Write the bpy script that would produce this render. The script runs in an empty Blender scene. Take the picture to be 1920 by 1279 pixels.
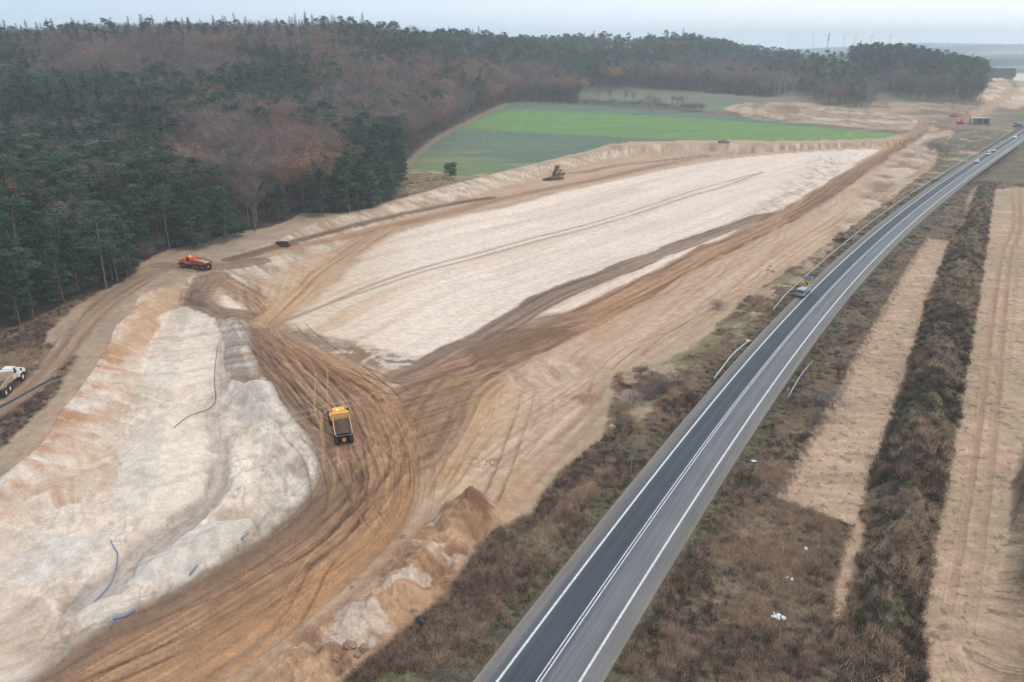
import bpy, bmesh, math, random
import numpy as np
from mathutils import Vector, Matrix

random.seed(7)
RNG = np.random.RandomState(7)
scene = bpy.context.scene
COL = scene.collection
R = math.radians

# ------------------------------------------------------------------ camera, sky, sun, exposure
CAMH = 60.0            # metres above the road
FPX = 1450.0           # focal length in pixels of the 1920 px wide photograph
PITCH = math.atan((639.5 - 80) / FPX)
cam_d = bpy.data.cameras.new('camera')
cam_d.sensor_width = 36.0
cam_d.lens = 36.0 * FPX / 1920.0
cam_d.clip_start = 0.5
cam_d.clip_end = 60000
cam = bpy.data.objects.new('camera', cam_d)
COL.objects.link(cam)
cam.location = (0, 0, CAMH)
cam.rotation_euler = (math.pi / 2 - PITCH, 0, 0)
scene.camera = cam

SUN_EL, SUN_AZ = R(62), R(105)       # azimuth clockwise from +Y
world = bpy.data.worlds.new('World')
scene.world = world
world.use_nodes = True
wt = world.node_tree
wt.nodes.clear()
wo = wt.nodes.new('ShaderNodeOutputWorld')
bg = wt.nodes.new('ShaderNodeBackground')
sky = wt.nodes.new('ShaderNodeTexSky')
sky.sky_type = 'NISHITA'
sky.sun_disc = False
sky.sun_elevation = SUN_EL
sky.sun_rotation = SUN_AZ
sky.air_density = 1.0
sky.dust_density = 4.0
sky.ozone_density = 2.0
mixw = wt.nodes.new('ShaderNodeMixRGB')
mixw.inputs['Fac'].default_value = 0.88
wt.links.new(sky.outputs[0], mixw.inputs['Color1'])
# even cloud cover, brighter on the side where the sun stands behind it
tcw = wt.nodes.new('ShaderNodeTexCoord'); dot = wt.nodes.new('ShaderNodeVectorMath'); dot.operation = 'DOT_PRODUCT'
dot.inputs[1].default_value = (math.sin(SUN_AZ), math.cos(SUN_AZ) + 0.45, 0.25)
wt.links.new(tcw.outputs['Generated'], dot.inputs[0])
nzw = wt.nodes.new('ShaderNodeTexNoise'); nzw.inputs['Scale'].default_value = 1.6; nzw.inputs['Detail'].default_value = 3
mpw = wt.nodes.new('ShaderNodeMapping'); mpw.inputs['Scale'].default_value = (1, 1, 3.5)
wt.links.new(tcw.outputs['Generated'], mpw.inputs['Vector']); wt.links.new(mpw.outputs[0], nzw.inputs['Vector'])
adw = wt.nodes.new('ShaderNodeMath'); adw.operation = 'MULTIPLY_ADD'; adw.inputs[1].default_value = 0.25
wt.links.new(nzw.outputs['Fac'], adw.inputs[0]); wt.links.new(dot.outputs['Value'], adw.inputs[2])
rmw = wt.nodes.new('ShaderNodeMapRange'); rmw.interpolation_type = 'SMOOTHSTEP'
rmw.inputs['From Min'].default_value = -0.3; rmw.inputs['From Max'].default_value = 1.0
wt.links.new(adw.outputs[0], rmw.inputs['Value'])
mxc = wt.nodes.new('ShaderNodeMixRGB'); mxc.inputs['Color1'].default_value = (5.6, 6.9, 8.3, 1); mxc.inputs['Color2'].default_value = (10.4, 10.7, 11.0, 1)
wt.links.new(rmw.outputs[0], mxc.inputs['Fac']); wt.links.new(mxc.outputs[0], mixw.inputs['Color2'])
wt.links.new(mixw.outputs[0], bg.inputs['Color'])
bg.inputs['Strength'].default_value = 0.088
wt.links.new(bg.outputs[0], wo.inputs['Surface'])

sun_d = bpy.data.lights.new('sun', 'SUN')
sun_d.energy = 0.85
sun_d.angle = R(25)
sun_d.color = (1.0, 0.95, 0.88)
sun = bpy.data.objects.new('sun', sun_d)
COL.objects.link(sun)
sv = Vector((math.sin(SUN_AZ) * math.cos(SUN_EL), math.cos(SUN_AZ) * math.cos(SUN_EL), math.sin(SUN_EL)))
sun.rotation_euler = (-sv).to_track_quat('-Z', 'Y').to_euler()

scene.view_settings.view_transform = 'Standard'
scene.view_settings.look = 'None'
scene.view_settings.gamma = 1
scene.view_settings.use_curve_mapping = False
scene.view_settings.exposure = 0.62
scene.render.engine = 'CYCLES'
scene.cycles.max_bounces = 5
scene.cycles.diffuse_bounces = 2
scene.cycles.glossy_bounces = 2
scene.cycles.transmission_bounces = 2
scene.cycles.volume_bounces = 2
scene.cycles.use_denoising = True
scene.cycles.use_adaptive_sampling = False
HAZE = 0.00024

# ------------------------------------------------------------------ small helpers
cp, sp = math.cos(PITCH), math.sin(PITCH)

def unproj(px, py, z=0.0):
    """pixel of the photograph -> point of the horizontal plane at height z"""
    px = np.asarray(px, float); py = np.asarray(py, float)
    x = (px - 960) / FPX; y = (py - 639.5) / FPX
    dy = cp - y * sp; dz = -sp - y * cp
    t = (z - CAMH) / dz
    return x * t, dy * t

def project(X, Y, Z):
    zc = Y * cp + (CAMH - Z) * sp
    yc = Y * sp * -1 + (CAMH - Z) * cp
    return 960 + FPX * X / zc, 639.5 + FPX * yc / zc, zc

def W(pix, z=0.0):
    a = np.array(pix, float)
    X, Y = unproj(a[:, 0], a[:, 1], z)
    return np.stack([X, Y], 1)

def smooth(p, n=6):
    p = np.asarray(p, float)
    if len(p) < 3: return p
    q = np.vstack([2 * p[0] - p[1], p, 2 * p[-1] - p[-2]])
    out = []
    for i in range(len(p) - 1):
        a, b, c, d = q[i], q[i + 1], q[i + 2], q[i + 3]
        for t in np.arange(n) / n:
            out.append(0.5 * (2 * b + (c - a) * t + (2 * a - 5 * b + 4 * c - d) * t * t + (3 * b - a - 3 * c + d) * t ** 3))
    out.append(p[-1])
    return np.array(out)

_T = np.random.RandomState(3).rand(256, 256).astype(np.float32)
def vnoise(x, y):
    xf = np.floor(x); yf = np.floor(y)
    fx = (x - xf).astype(np.float32); fy = (y - yf).astype(np.float32)
    xi = xf.astype(np.int64) & 255; yi = yf.astype(np.int64) & 255
    fx = fx * fx * (3 - 2 * fx); fy = fy * fy * (3 - 2 * fy)
    x1 = (xi + 1) & 255; y1 = (yi + 1) & 255
    a = _T[yi, xi]; b = _T[yi, x1]; c = _T[y1, xi]; d = _T[y1, x1]
    return (a + (b - a) * fx) * (1 - fy) + (c + (d - c) * fx) * fy

def fbm(x, y, octv=4, gain=0.55, seed=0):
    s = 0; a = 1; t = 0
    for o in range(octv):
        s = s + a * vnoise(x * 2 ** o + 17.3 * o + seed * 7.7, y * 2 ** o + 31.1 * o + seed * 3.1)
        t += a; a *= gain
    return s / t            # 0..1

def sst(a, b, x):
    t = np.clip((x - a) / (b - a), 0, 1)
    return t * t * (3 - 2 * t)

def srgb(r, g, b, k=1.0):
    c = np.array([r, g, b], float) / 255
    return (np.where(c > 0.04045, ((c + 0.055) / 1.055) ** 2.4, c / 12.92) * k).astype(np.float32)

def near_path(X, Y, path, maxd):
    """indices, distance, signed offset (right positive) and run length of the points within maxd of a polyline"""
    mn = path.min(0) - maxd; mx = path.max(0) + maxd
    idx = np.nonzero((X > mn[0]) & (X < mx[0]) & (Y > mn[1]) & (Y < mx[1]))[0]
    x = X[idx]; y = Y[idx]
    best = np.full(len(idx), 1e9); sg = np.zeros(len(idx)); ss = np.zeros(len(idx))
    run = 0.0
    n = len(path) - 1
    for i in range(n):
        a = path[i]; b = path[i + 1]; e = b - a; L = math.hypot(*e)
        if L < 1e-6: continue
        u = e / L
        lo = np.minimum(a, b) - maxd; hi = np.maximum(a, b) + maxd
        k = np.nonzero((x > lo[0]) & (x < hi[0]) & (y > lo[1]) & (y < hi[1]))[0]
        if len(k):
            rx = x[k] - a[0]; ry = y[k] - a[1]
            t = rx * u[0] + ry * u[1]
            cr = rx * u[1] - ry * u[0]
            tc = np.clip(t, 0, L)
            d = np.hypot(rx - tc * u[0], ry - tc * u[1])
            m = d < best[k]
            km = k[m]
            best[km] = d[m]; sg[km] = np.where(cr[m] >= 0, d[m], -d[m]); ss[km] = run + tc[m]
        run += L
    m = best < maxd
    return idx[m], best[m], sg[m], ss[m]

def inside(X, Y, poly):
    out = np.zeros(len(X), bool)
    mn = poly.min(0); mx = poly.max(0)
    idx = np.nonzero((X > mn[0]) & (X < mx[0]) & (Y > mn[1]) & (Y < mx[1]))[0]
    x = X[idx]; y = Y[idx]; c = np.zeros(len(idx), bool)
    n = len(poly)
    for i in range(n):
        a = poly[i]; b = poly[(i + 1) % n]
        if a[1] == b[1]: continue
        c ^= ((a[1] > y) != (b[1] > y)) & (x < (b[0] - a[0]) * (y - a[1]) / (b[1] - a[1]) + a[0])
    out[idx] = c
    return out

def pmask(X, Y, poly, soft=1.0, grow=0.0):
    """soft mask of a polygon: 1 inside, 0 outside"""
    ins = inside(X, Y, poly)
    sd = np.where(ins, 1e3, -1e3)
    cl = np.vstack([poly, poly[:1]])
    idx, d, _, _ = near_path(X, Y, cl, soft + abs(grow) + 0.01)
    sd[idx] = np.where(ins[idx], d, -d)
    return np.clip(0.5 + (sd + grow) / (2 * soft), 0, 1).astype(np.float32)

def tag(o, label=None, cat=None, group=None, kind=None):
    if label: o['label'] = label
    if cat: o['category'] = cat
    if group: o['group'] = group
    if kind: o['kind'] = kind
    return o

def mesh_np(name, verts, faces, mats=(), smooth_=False, mat_idx=None):
    """verts Nx3, faces Mxk numpy (uniform k)"""
    me = bpy.data.meshes.new(name)
    verts = np.asarray(verts, np.float32); faces = np.asarray(faces, np.int32)
    k = faces.shape[1]
    me.vertices.add(len(verts)); me.vertices.foreach_set('co', verts.ravel())
    me.loops.add(faces.size); me.loops.foreach_set('vertex_index', faces.ravel())
    me.polygons.add(len(faces))
    me.polygons.foreach_set('loop_start', np.arange(0, faces.size, k, dtype=np.int32))
    try: me.polygons.foreach_set('loop_total', np.full(len(faces), k, np.int32))
    except Exception: pass
    if mat_idx is not None: me.polygons.foreach_set('material_index', np.asarray(mat_idx, np.int32))
    me.polygons.foreach_set('use_smooth', np.full(len(faces), smooth_, bool))
    for m in mats: me.materials.append(m)
    me.update(calc_edges=True)
    return me

def link(name, me, parent=None):
    o = bpy.data.objects.new(name, me)
    COL.objects.link(o)
    if parent: o.parent = parent
    return o

def empty(name, loc, rot=(0, 0, 0), scale=1):
    o = bpy.data.objects.new(name, None)
    COL.objects.link(o)
    o.location = loc; o.rotation_euler = rot; o.scale = (scale,) * 3
    o.empty_display_size = 0.2
    return o

# ------------------------------------------------------------------ macro terrain
_ctl = []
def cpx(px, py, z): 
    x, y = unproj(px, py, z); _ctl.append((float(x), float(y), z))
def cds(px, Y, z):
    zc = Y * cp + (CAMH - z) * sp
    _ctl.append(((px - 960) / FPX * zc, Y, z))
for q in [(0,1279,0),(500,1279,0),(960,1279,0),(1500,1279,0),(1900,1279,0),(0,900,0),(500,900,0),(960,900,0),(1400,900,0),
          (1900,900,0),(0,650,0),(300,600,0),(700,600,0),(1100,600,0),(1500,600,0),(1900,600,0),(400,450,0.5),(700,420,0),
          (1000,400,0),(1300,400,0),(1600,400,0),(1900,400,0),(1000,310,1),(1300,265,2),(1650,262,2),(1900,260,1),
          (1750,225,3),(1900,200,4),(760,300,1.5),(860,235,3),(950,190,7),(1090,190,8),(1300,207,7),(1500,225,5),(1340,170,13),
          (1090,157,12),(1480,163,14),(1560,195,9),(1640,180,11),(1830,190,8),(1880,150,14)]: cpx(*q)
for q in [(0,240,2),(200,250,1.5),(200,330,6),(200,420,21),(200,480,17),(200,530,26),(0,320,7),(0,420,22),(0,480,22),(0,560,39),(200,600,49),(450,330,3),
          (450,410,13),(450,480,13),(450,560,34),(450,640,45),(600,400,1),(600,480,5),(600,560,16),(600,640,34),(620,710,48),(780,600,12),
          (780,700,34),(780,790,56),(950,780,14),(1000,850,26),(1000,960,46),(1200,930,25),(1200,1080,54),(1300,1130,49),(1400,1050,24),(1400,1150,33),(1480,1120,24),
          (200,900,35),(-250,500,32),(-250,800,40),(780,1150,40),(1200,1500,40),(1600,900,36),(1650,950,37),(1720,950,32),(1830,950,18),(1600,790,16),(1560,820,18),(1720,1150,24),(1560,1150,20),
          (1900,900,8),(2050,600,0),(2150,400,0),(2300,250,0),(-300,200,0),(1500,1600,0),(1900,1600,-5),(1700,2200,-6),(1300,2200,0),(600,1500,20),(0,1300,20),
          (-700,100,0),(2600,100,0)]: cds(*q)
_ctl = np.array(_ctl)
_CC = 45.0
def _solve():
    P = _ctl[:, :2]
    D = np.hypot(P[:, None, 0] - P[None, :, 0], P[:, None, 1] - P[None, :, 1])
    A = np.sqrt(D * D + _CC * _CC) + np.eye(len(P)) * -12.0
    n = len(P)
    M = np.zeros((n + 1, n + 1)); M[:n, :n] = A; M[:n, n] = 1; M[n, :n] = 1
    return np.linalg.solve(M, np.append(_ctl[:, 2], 0))
_wt = _solve()
def macro(X, Y):
    X = np.asarray(X, float); Y = np.asarray(Y, float)
    s = np.full(X.shape, _wt[-1])
    for (x, y, z), w in zip(_ctl, _wt[:-1]):
        s = s + w * np.sqrt((X - x) ** 2 + (Y - y) ** 2 + _CC * _CC)
    Rr = np.hypot(X, Y)
    s = np.clip(s, -12, 62)
    far = -10 + 46 * (fbm(X / 1300.0, Y / 900.0, 3, seed=5) - 0.42) + 80 * sst(3900, 6300, Rr) * np.clip(.15 + 1.5 * (fbm(X / 1500.0, Y / 3000.0, 3, seed=6) - .18), 0, 1.4)
    w = sst(1300, 2300, Rr)
    return s * (1 - w) + far * w

if __name__ == '__main__' and False: pass
# ------------------------------------------------------------------ ground: one dense polar height field
def build_grid():
    th_d = np.linspace(R(-37.5), R(37.5), 1010)
    th_l = -np.linspace(180, 39, 40) * math.pi / 180
    th_r = np.linspace(39, 180, 40) * math.pi / 180
    th = np.concatenate([th_l, th_d, th_r])
    ph = np.concatenate([np.linspace(R(52), R(24), 370, endpoint=False), np.linspace(R(24), R(7.4), 470, endpoint=False), np.linspace(R(7.4), R(3.2), 60)])
    r1 = CAMH / np.tan(ph)
    r1 = r1[r1 < 1080]
    r2 = np.geomspace(1088, 3600, 110)
    r3 = np.geomspace(3700, 6700, 40)
    r0 = np.array([4, 16, 28, 38.0])
    rr = np.concatenate([r0, r1, r2, r3])
    TH, RR = np.meshgrid(th, rr)
    return np.sin(TH).ravel(), np.cos(TH).ravel(), RR.ravel(), len(rr), len(th)
_sx, _cx, _rr, NR, NC = build_grid()
GX = _sx * _rr; GY = _cx * _rr

RIM_N = smooth(W([(385,505),(440,480),(520,450),(600,414),(700,388),(760,370),(850,346),(930,325),(1000,308),(1100,286),(1180,273),
                  (1300,268),(1500,268),(1650,264),(1705,258)], 0.3))
RIM_W = smooth(W([(372,536),(320,538),(266,552),(250,583),(218,612),(206,643),(175,692),(150,730),(120,765),(95,808),(67,843),(0,897),(-120,985),(-300,1120)]))
RIM_E = smooth(W([(372,536),(400,575),(450,610),(474,650),(486,690),(515,730),(550,775),(590,830),(603,880),(582,930),(500,1008),(350,1098),
                  (204,1183),(67,1278),(-60,1370),(-250,1500)]))
PIT = np.vstack([RIM_W, RIM_E[::-1]])
_roadc = [(883,1460),(948,1365),(1009,1279),(1135,1098),(1262,920),(1400,735),(1453,660),(1532,560),(1607,493),(1663,442),(1720,390),(1763,358),(1802,330),
          (1860,290),(1920,251),(1990,207)]

def road_line():
    p = W(_roadc, 0.6)
    for i, (px, py) in enumerate(_roadc):            # sit it on the gently rising ground
        for _ in range(6):
            x, y = unproj(px, py, 0.6 + float(macro(p[i, 0], p[i, 1])))
            p[i] = (x, y)
    t = np.arange(len(p)); y = p[:, 1]
    c = np.polyfit(y, p[:, 0], 5)
    d = np.polyval(c, y) - p[:, 0]
    ys = np.arange(20, p[-1, 1], 4.0)
    q = np.stack([np.polyval(c, ys), ys], 1)
    dirn = (q[-1] - q[-2]) / 4.0
    ext = q[-1] + dirn * np.arange(4, 900, 8.0)[:, None]
    return np.vstack([q, ext])
ROADC = road_line()

def big_relief(U, V):
    """cuttings of the building site, metres"""
    H = np.zeros(len(U))
    idx, d, sg, s = near_path(U, V, RIM_N, 220)
    al = .85 * U[idx] + .53 * V[idx]; s = al - 40.0
    top = 5.2 * sst(0, 55, s) * (1 - 0.5 * sst(300, 430, s)) * sst(505, 430, s)
    wob = 1.6 * (fbm(al / 7.0, al * 0, 3, seed=2) - 0.5)
    dd = sg + wob
    H[idx] -= top * sst(0, 11, dd) * (1 - sst(70, 170, sg)) * (sg > -3)
    # second step down onto the basin floor
    H[idx] -= 1.7 * sst(40, 90, s) * sst(34, 44, dd + 3 * (fbm(al / 22.0, al * 0, 3, seed=4) - .5)) * (1 - sst(90, 190, sg)) * (sg > 0) * (1 - sst(200, 330, s))
    ins = inside(U, V, PIT)
    dw = np.full(len(U), 99.0); de = np.full(len(U), 99.0)
    i1, d1, _, s1 = near_path(U, V, RIM_W, 14); dw[i1] = d1
    i2, d2, _, s2 = near_path(U, V, RIM_E, 14); de[i2] = d2
    ww = dw + 1.4 * (fbm(U / 3.0, V / 3.0, 3, seed=9) - 0.5)
    dep = np.minimum(5.0 * sst(0, 8.5, ww), 4.6 * sst(-1, 9.5, de + 2.5 * (fbm(U / 5.0, V / 5.0, 3, seed=12) - 0.5)))
    H[ins] -= dep[ins]
    return H

def relief_all(X, Y):
    Hm = macro(X, Y)
    k = CAMH / np.maximum(CAMH - Hm, 8.0)
    U, V = X * k, Y * k
    for _ in range(3):
        Hb = big_relief(U, V)
        k = CAMH / np.maximum(CAMH - Hm - Hb, 8.0)
        U, V = X * k, Y * k
        if _ == 0: Hb0 = Hb
    return Hm, Hb, U, V

# big relief evaluated at the rim level first, then the flat-map coordinates follow it
GM = macro(GX, GY)
_k = CAMH / np.maximum(CAMH - GM, 8.0)
GB = big_relief(GX * _k, GY * _k)
_k = CAMH / np.maximum(CAMH - GM - GB, 8.0)
U, V = GX * _k, GY * _k
GZ = GM + GB
NV = len(U)

Wx = (U + 1.3 * (fbm(U / 6, V / 6, 3, seed=21) - .5) * 2).astype(float)
Wy = (V + 1.3 * (fbm(U / 6, V / 6, 3, seed=22) - .5) * 2).astype(float)
n_big = fbm(U / 28, V / 28, 4, seed=1)
n_mid = fbm(U / 6, V / 6, 4, seed=2)
n_sm = fbm(U / 1.3, V / 1.3, 4, seed=3)
n_fine = fbm(U / 0.4, V / 0.4, 2, seed=4)

C = np.zeros((NV, 3), np.float32)
VEG = np.zeros(NV, np.float32)
REG = np.zeros(NV, np.int8)
K = 0.72

def mixc(a, b, t):
    return a[None, :] * (1 - t[:, None]) + b[None, :] * t[:, None]

def paint(m, col, veg=None, reg=None, idx=None):
    """col: (n,3) or (3,)"""
    if idx is None: idx = np.nonzero(m > 0.002)[0]; mm = m[idx]; cc = col[idx] if col.ndim == 2 else col
    else: mm = m; cc = col
    C[idx] = C[idx] * (1 - mm[:, None]) + cc * mm[:, None]
    if veg is not None: VEG[idx] = VEG[idx] * (1 - mm) + veg * mm
    if reg is not None: REG[idx[mm > 0.5]] = reg

def contrast(n, k=2.2): return np.clip((n - .5) * k + .5, 0, 1)

# palette (albedo)
KS = K * 1.1
SAND = srgb(238, 217, 199, KS); SAND2 = srgb(222, 194, 170, KS); SANDG = srgb(222, 200, 180, KS)
TAN = srgb(208, 176, 148, K); TAN2 = srgb(184, 150, 122, K); ORA = srgb(196, 146, 102, K)
BRN = srgb(150, 116, 90, K); BRN2 = srgb(122, 95, 76, K); DRK = srgb(98, 78, 66, K)
GRYB = srgb(165, 148, 132, K)
KV = K * .92
DRY = srgb(122, 102, 88, KV); DRY2 = srgb(94, 80, 70, KV); DRY3 = srgb(150, 126, 104, KV); GRN = srgb(88, 96, 60, KV); GRN2 = srgb(104, 112, 70, KV)
PALE = srgb(204, 174, 144, K); PALE2 = srgb(182, 158, 136, K)

# ---- base: rough dry grassland
t = contrast(n_mid * .6 + n_sm * .4)
base = mixc(DRY2, DRY3, t)
base = base * (1 - .16 * contrast(n_big, 3)[:, None]) + mixc(GRN, GRN2, n_sm) * (.16 * contrast(n_big, 3)[:, None])
C[:] = base; VEG[:] = 1.0
# far country: patchwork of dull fields and woods
far = sst(1100, 1700, np.hypot(GX, GY))
cell = vnoise(np.floor(GX / 260.) + .5 * np.floor(GY / 420.) , np.floor(GY / 420.) * 1.7)
fcol = mixc(srgb(84, 94, 76, K), srgb(170, 152, 128, K), contrast(cell, 1.6))
wood = sst(.50, .56, fbm(GX / 700., GY / 500., 4, seed=8))[:, None]
fcol = fcol * (1 - wood) + srgb(46, 52, 46, KV) * wood
paint(far, fcol)

# ---- land beyond the field: dry meadow
M = pmask(Wx, Wy, W([(1085,192),(1085,150),(1200,155),(1340,166),(1480,158),(1560,160),(1700,175),(1840,185),(1930,175),(2100,200),(1930,240),(1740,235),(1700,215),(1600,200),(1450,190),(1340,197),(1315,208)]), 3)
paint(M, mixc(srgb(150, 130, 115, K), srgb(126, 122, 96, K), contrast(fbm(U / 60, V / 25, 4, seed=31), 3)), 0.5)
M = pmask(Wx, Wy, W([(1085,192),(1085,168),(1200,176),(1330,180),(1420,186),(1560,196),(1480,196),(1400,198),(1358,208),(1315,208)]), 2)
paint(M, mixc(srgb(112, 122, 104, K), srgb(126, 128, 106, K), n_mid), 0.5)
# ---- crop field, three tones
FIELD = smooth(W([(757,300),(775,285),(815,255),(860,232),(905,210),(950,192),(1010,190),(1100,194),(1200,201),(1315,210),(1400,217),(1480,224),(1600,238),(1690,246),(1706,252),
          (1690,259),(1600,262),(1400,262),(1200,262),(1150,268),(1100,281),(1000,303),(930,320),(870,330),(800,318),(768,314)], 1.2), 4)
m_f = pmask(U + 3 * (n_sm - .5), V + 5 * (n_mid - .5), FIELD, 1.2)
rowd = (U * .96 + V * .28)
rows = vnoise(U * .02, V / 1.6) * .5 + vnoise(U / 40., V / 5.) * .5
fc = mixc(srgb(96, 114, 96, K), srgb(114, 130, 104, K), contrast(rows, 1.5))
tl = np.abs(((U * .28 - V * .96) / 18.) % 1 - .5) * 18
fc = fc * (1 - .18 * (np.abs(tl - .9) < .35))[:, None]
fc = fc * (.86 + .28 * n_mid)[:, None]
paint(m_f, fc, 0.35, 2)
M = m_f * pmask(Wx, Wy, W([(750,330),(740,300),(800,290),(900,302),(960,312),(900,335)]), 14)
paint(M, mixc(srgb(124, 138, 86, K), srgb(112, 130, 84, K), n_mid))
M = m_f * sst(.55, .7, fbm(U / 45, V / 18, 3, seed=41)) * pmask(U, V, W([(750,330),(740,290),(1000,270),(1100,262),(1100,300),(900,345)]), 20) * .6
paint(M, srgb(150, 144, 112, K))
BR = W([(862,238),(945,203),(1000,205),(1100,208),(1280,218),(1500,233),(1712,250),(1712,262),(1600,264),(1280,258),(1173,255),(1000,245)], 1.2)
M = m_f * pmask(U, V + 1.5 * (n_mid - .5), BR, 1.0)
paint(M, mixc(srgb(104, 142, 78, K), srgb(122, 152, 84, K), contrast(rows, 1.8)))
M = m_f * pmask(Wx, Wy, W([(1530,236),(1600,238),(1690,246),(1640,246),(1560,243)]), 5) * .9
paint(M, srgb(128, 116, 98, K))
# mown corner by the pine clump
M = pmask(Wx, Wy, W([(740,365),(745,325),(765,313),(800,318),(870,330),(930,322),(850,346),(790,358)]), 1.5)
arc = vnoise(np.hypot(U - float(W([(800,360)])[0, 0]), (V - float(W([(800,360)])[0, 1])) * .8) / 1.4, U * 0)
paint(M, mixc(srgb(128, 118, 88, K), srgb(176, 158, 124, K), contrast(arc * .7 + n_mid * .3, 2)), 0.6)
# path along the wood edge
i, d, sg, s = near_path(Wx, Wy, smooth(W([(757,308),(775,290),(815,258),(862,232),(905,212),(950,192)], 1.5)), 8)
paint(np.clip(1.6 - d / 2.6, 0, 1) * .85, srgb(160, 138, 116, K), 0.3, idx=i)

# ---- forest floor
FOREST = W([(-700,700),(-60,650),(0,615),(60,590),(120,560),(170,540),(235,520),(255,500),(262,478),(330,462),(400,450),(470,430),(540,402),(580,400),(640,396),(700,380),(745,358),(752,320),
            (757,298),(775,280),(815,250),(860,228),(905,206),(945,190),(1010,187),(1085,190),(1085,168),(1100,160),(1200,163),(1340,172),(1450,180),(1490,165),(1500,110),(1300,96),(700,96),(0,96),(-900,96)], 2.0)
m_fo = pmask(Wx, Wy, FOREST, 2.5)
hill = np.clip((GM - 12) / 6, 0, 1) * (GY > 250) * (1 - sst(1300, 1700, np.hypot(GX, GY)))
m_fo = np.maximum(m_fo, hill.astype(np.float32))
paint(m_fo, mixc(srgb(92, 74, 62, KV), srgb(70, 60, 50, KV), contrast(n_mid)), 1.0, 1)
# open dry grass at the left edge
M = pmask(Wx, Wy, W([(-300,900),(-200,700),(0,640),(60,600),(120,575),(150,560),(100,610),(90,640),(95,670),(50,727),(0,765),(-200,900)]), 2)
strk = vnoise((U * .5 + V * .87) / 9., (U * .87 - V * .5) / 1.0)
paint(M, mixc(srgb(104, 92, 78, KV), srgb(168, 148, 124, KV), contrast(.5 * strk + .5 * n_sm, 2)), 1.0, 0)
M2 = M * sst(.52, .62, fbm(U / 12, V / 7, 3, seed=51)) * .7
paint(M2, srgb(104, 108, 66, K))

# ---- the building site: tan soil overall
SITE = W([(-300,1100),(-200,1000),(0,842),(75,777),(155,670),(103,652),(91,640),(90,625),(100,612),(124,590),(151,568),(182,550),(210,538),(238,526),(258,509),(263,495),(317,467),
          (367,457),(443,437),(500,427),(550,410),(567,399),(640,400),(700,388),(760,369),(850,345),(930,324),(1000,307),(1100,284),(1145,270),(1180,266),(1300,263),(1500,264),(1650,260),
          (1700,250),(1722,232),(1730,222),(1748,222),(1752,240),(1792,246),(1780,255),(1740,262),(1760,285),(1750,310),(1720,335),(1690,360),(1640,395),(1610,420),(1560,450),
          (1500,495),(1450,525),(1410,556),(1355,600),(1325,632),(1285,662),(1232,688),(1195,690),(1165,700),(1150,720),(1145,780),(1120,830),(1080,870),(1020,925),(985,960),
          (940,990),(925,1010),(880,1060),(840,1110),(800,1150),(760,1180),(700,1230),(645,1279),(560,1400),(300,1700),(-600,1700)])
m_site = pmask(Wx, Wy, SITE, 0.7)
guideM = smooth(W([(300,640),(420,625),(540,605),(600,578),(700,535),(800,502),(900,476),(1000,447),(1100,420),(1200,390),(1290,360),(1360,340),(1430,322),(1600,280),(1750,240)]))
gs = np.zeros(NV); gd = np.full(NV, 999.0)
i, d, sg, s = near_path(U, V, guideM, 190); gs[i] = s; gd[i] = sg
streak = (vnoise(gd / .9, gs / 28.) * .45 + vnoise(gd / 2.6, gs / 60. + 5) * .35 + vnoise(gd / .35, gs / 12.) * .2)
guideR = ROADC[::2]
rs = np.zeros(NV); rd = np.full(NV, 999.0)
i, d, sg, s = near_path(GX, GY, ROADC, 130); rs[i] = s; rd[i] = sg
streakR = (vnoise(rd / .8, rs / 22.) * .45 + vnoise(rd / 2.4, rs / 50. + 5) * .35 + vnoise(rd / .3, rs / 9.) * .2)
st = np.where(np.abs(gd) < 500, streak, n_mid)
tcol = mixc(TAN2, TAN, contrast(st * .6 + n_mid * .4, 2.2))
paint(m_site, tcol, 0.0, 3)
# pinkish soil towards the road
M = m_site * pmask(Wx, Wy, W([(780,900),(860,770),(1000,700),(1100,640),(1250,570),(1400,480),(1560,390),(1700,300),(1760,300),(1640,420),(1400,560),(1250,640),(1160,690),(1140,800),(1000,950),(930,1000),(800,1000)]), 6)
paint(M, mixc(srgb(190, 152, 122, K), srgb(222, 192, 162, K), contrast(streakR * .75 + n_sm * .25, 2.4)))
# sandy bench and perimeter track side
M = m_site * pmask(Wx, Wy, W([(-300,1150),(-200,1000),(0,842),(155,670),(90,625),(182,550),(263,495),(443,437),(567,399),(600,414),(440,480),(385,505),(320,530),(262,552),(206,643),(120,765),(0,905),(-200,1050)]), 2)
paint(M, mixc(srgb(160, 138, 118, K), srgb(196, 172, 144, K), contrast(n_sm * .5 + n_mid * .5, 2)))

# ---- white basin floor
BASIN = smooth(W([(538,603),(600,560),(660,500),(715,455),(760,432),(860,405),(950,388),(1050,362),(1150,340),(1250,318),(1350,300),(1450,290),(1550,283),(1650,280),(1660,285),
           (1600,325),(1540,360),(1490,385),(1430,405),(1330,455),(1200,505),(1100,540),(1000,590),(900,650),(830,680),(790,690),(700,665),(620,635)]), 3)
m_b = pmask(Wx, Wy, BASIN, 1.6)
wf = sst(620, 800, project(U, V, 0)[0] + 120 * (n_big - .5))
bc = mixc(srgb(224, 200, 172, K), SAND, np.clip(.25 + .75 * wf, 0, 1)) 
bc = bc * (.86 + .18 * contrast(streak * .6 + .4 * n_mid, 2.0))[:, None]
orange = sst(.60, .72, vnoise(gd / 3.5 + 9, gs / 55.)) * (1 - .65 * wf)
bc = bc * (1 - .5 * orange[:, None]) + srgb(206, 166, 126, K) * (.5 * orange[:, None])
paint(m_b, bc, 0.0, 4)
M = pmask(Wx, Wy, smooth(W([(430,500),(520,460),(640,440),(720,425),(690,455),(620,520),(560,575),(520,560),(470,530)]), 3), 1.5)
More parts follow.
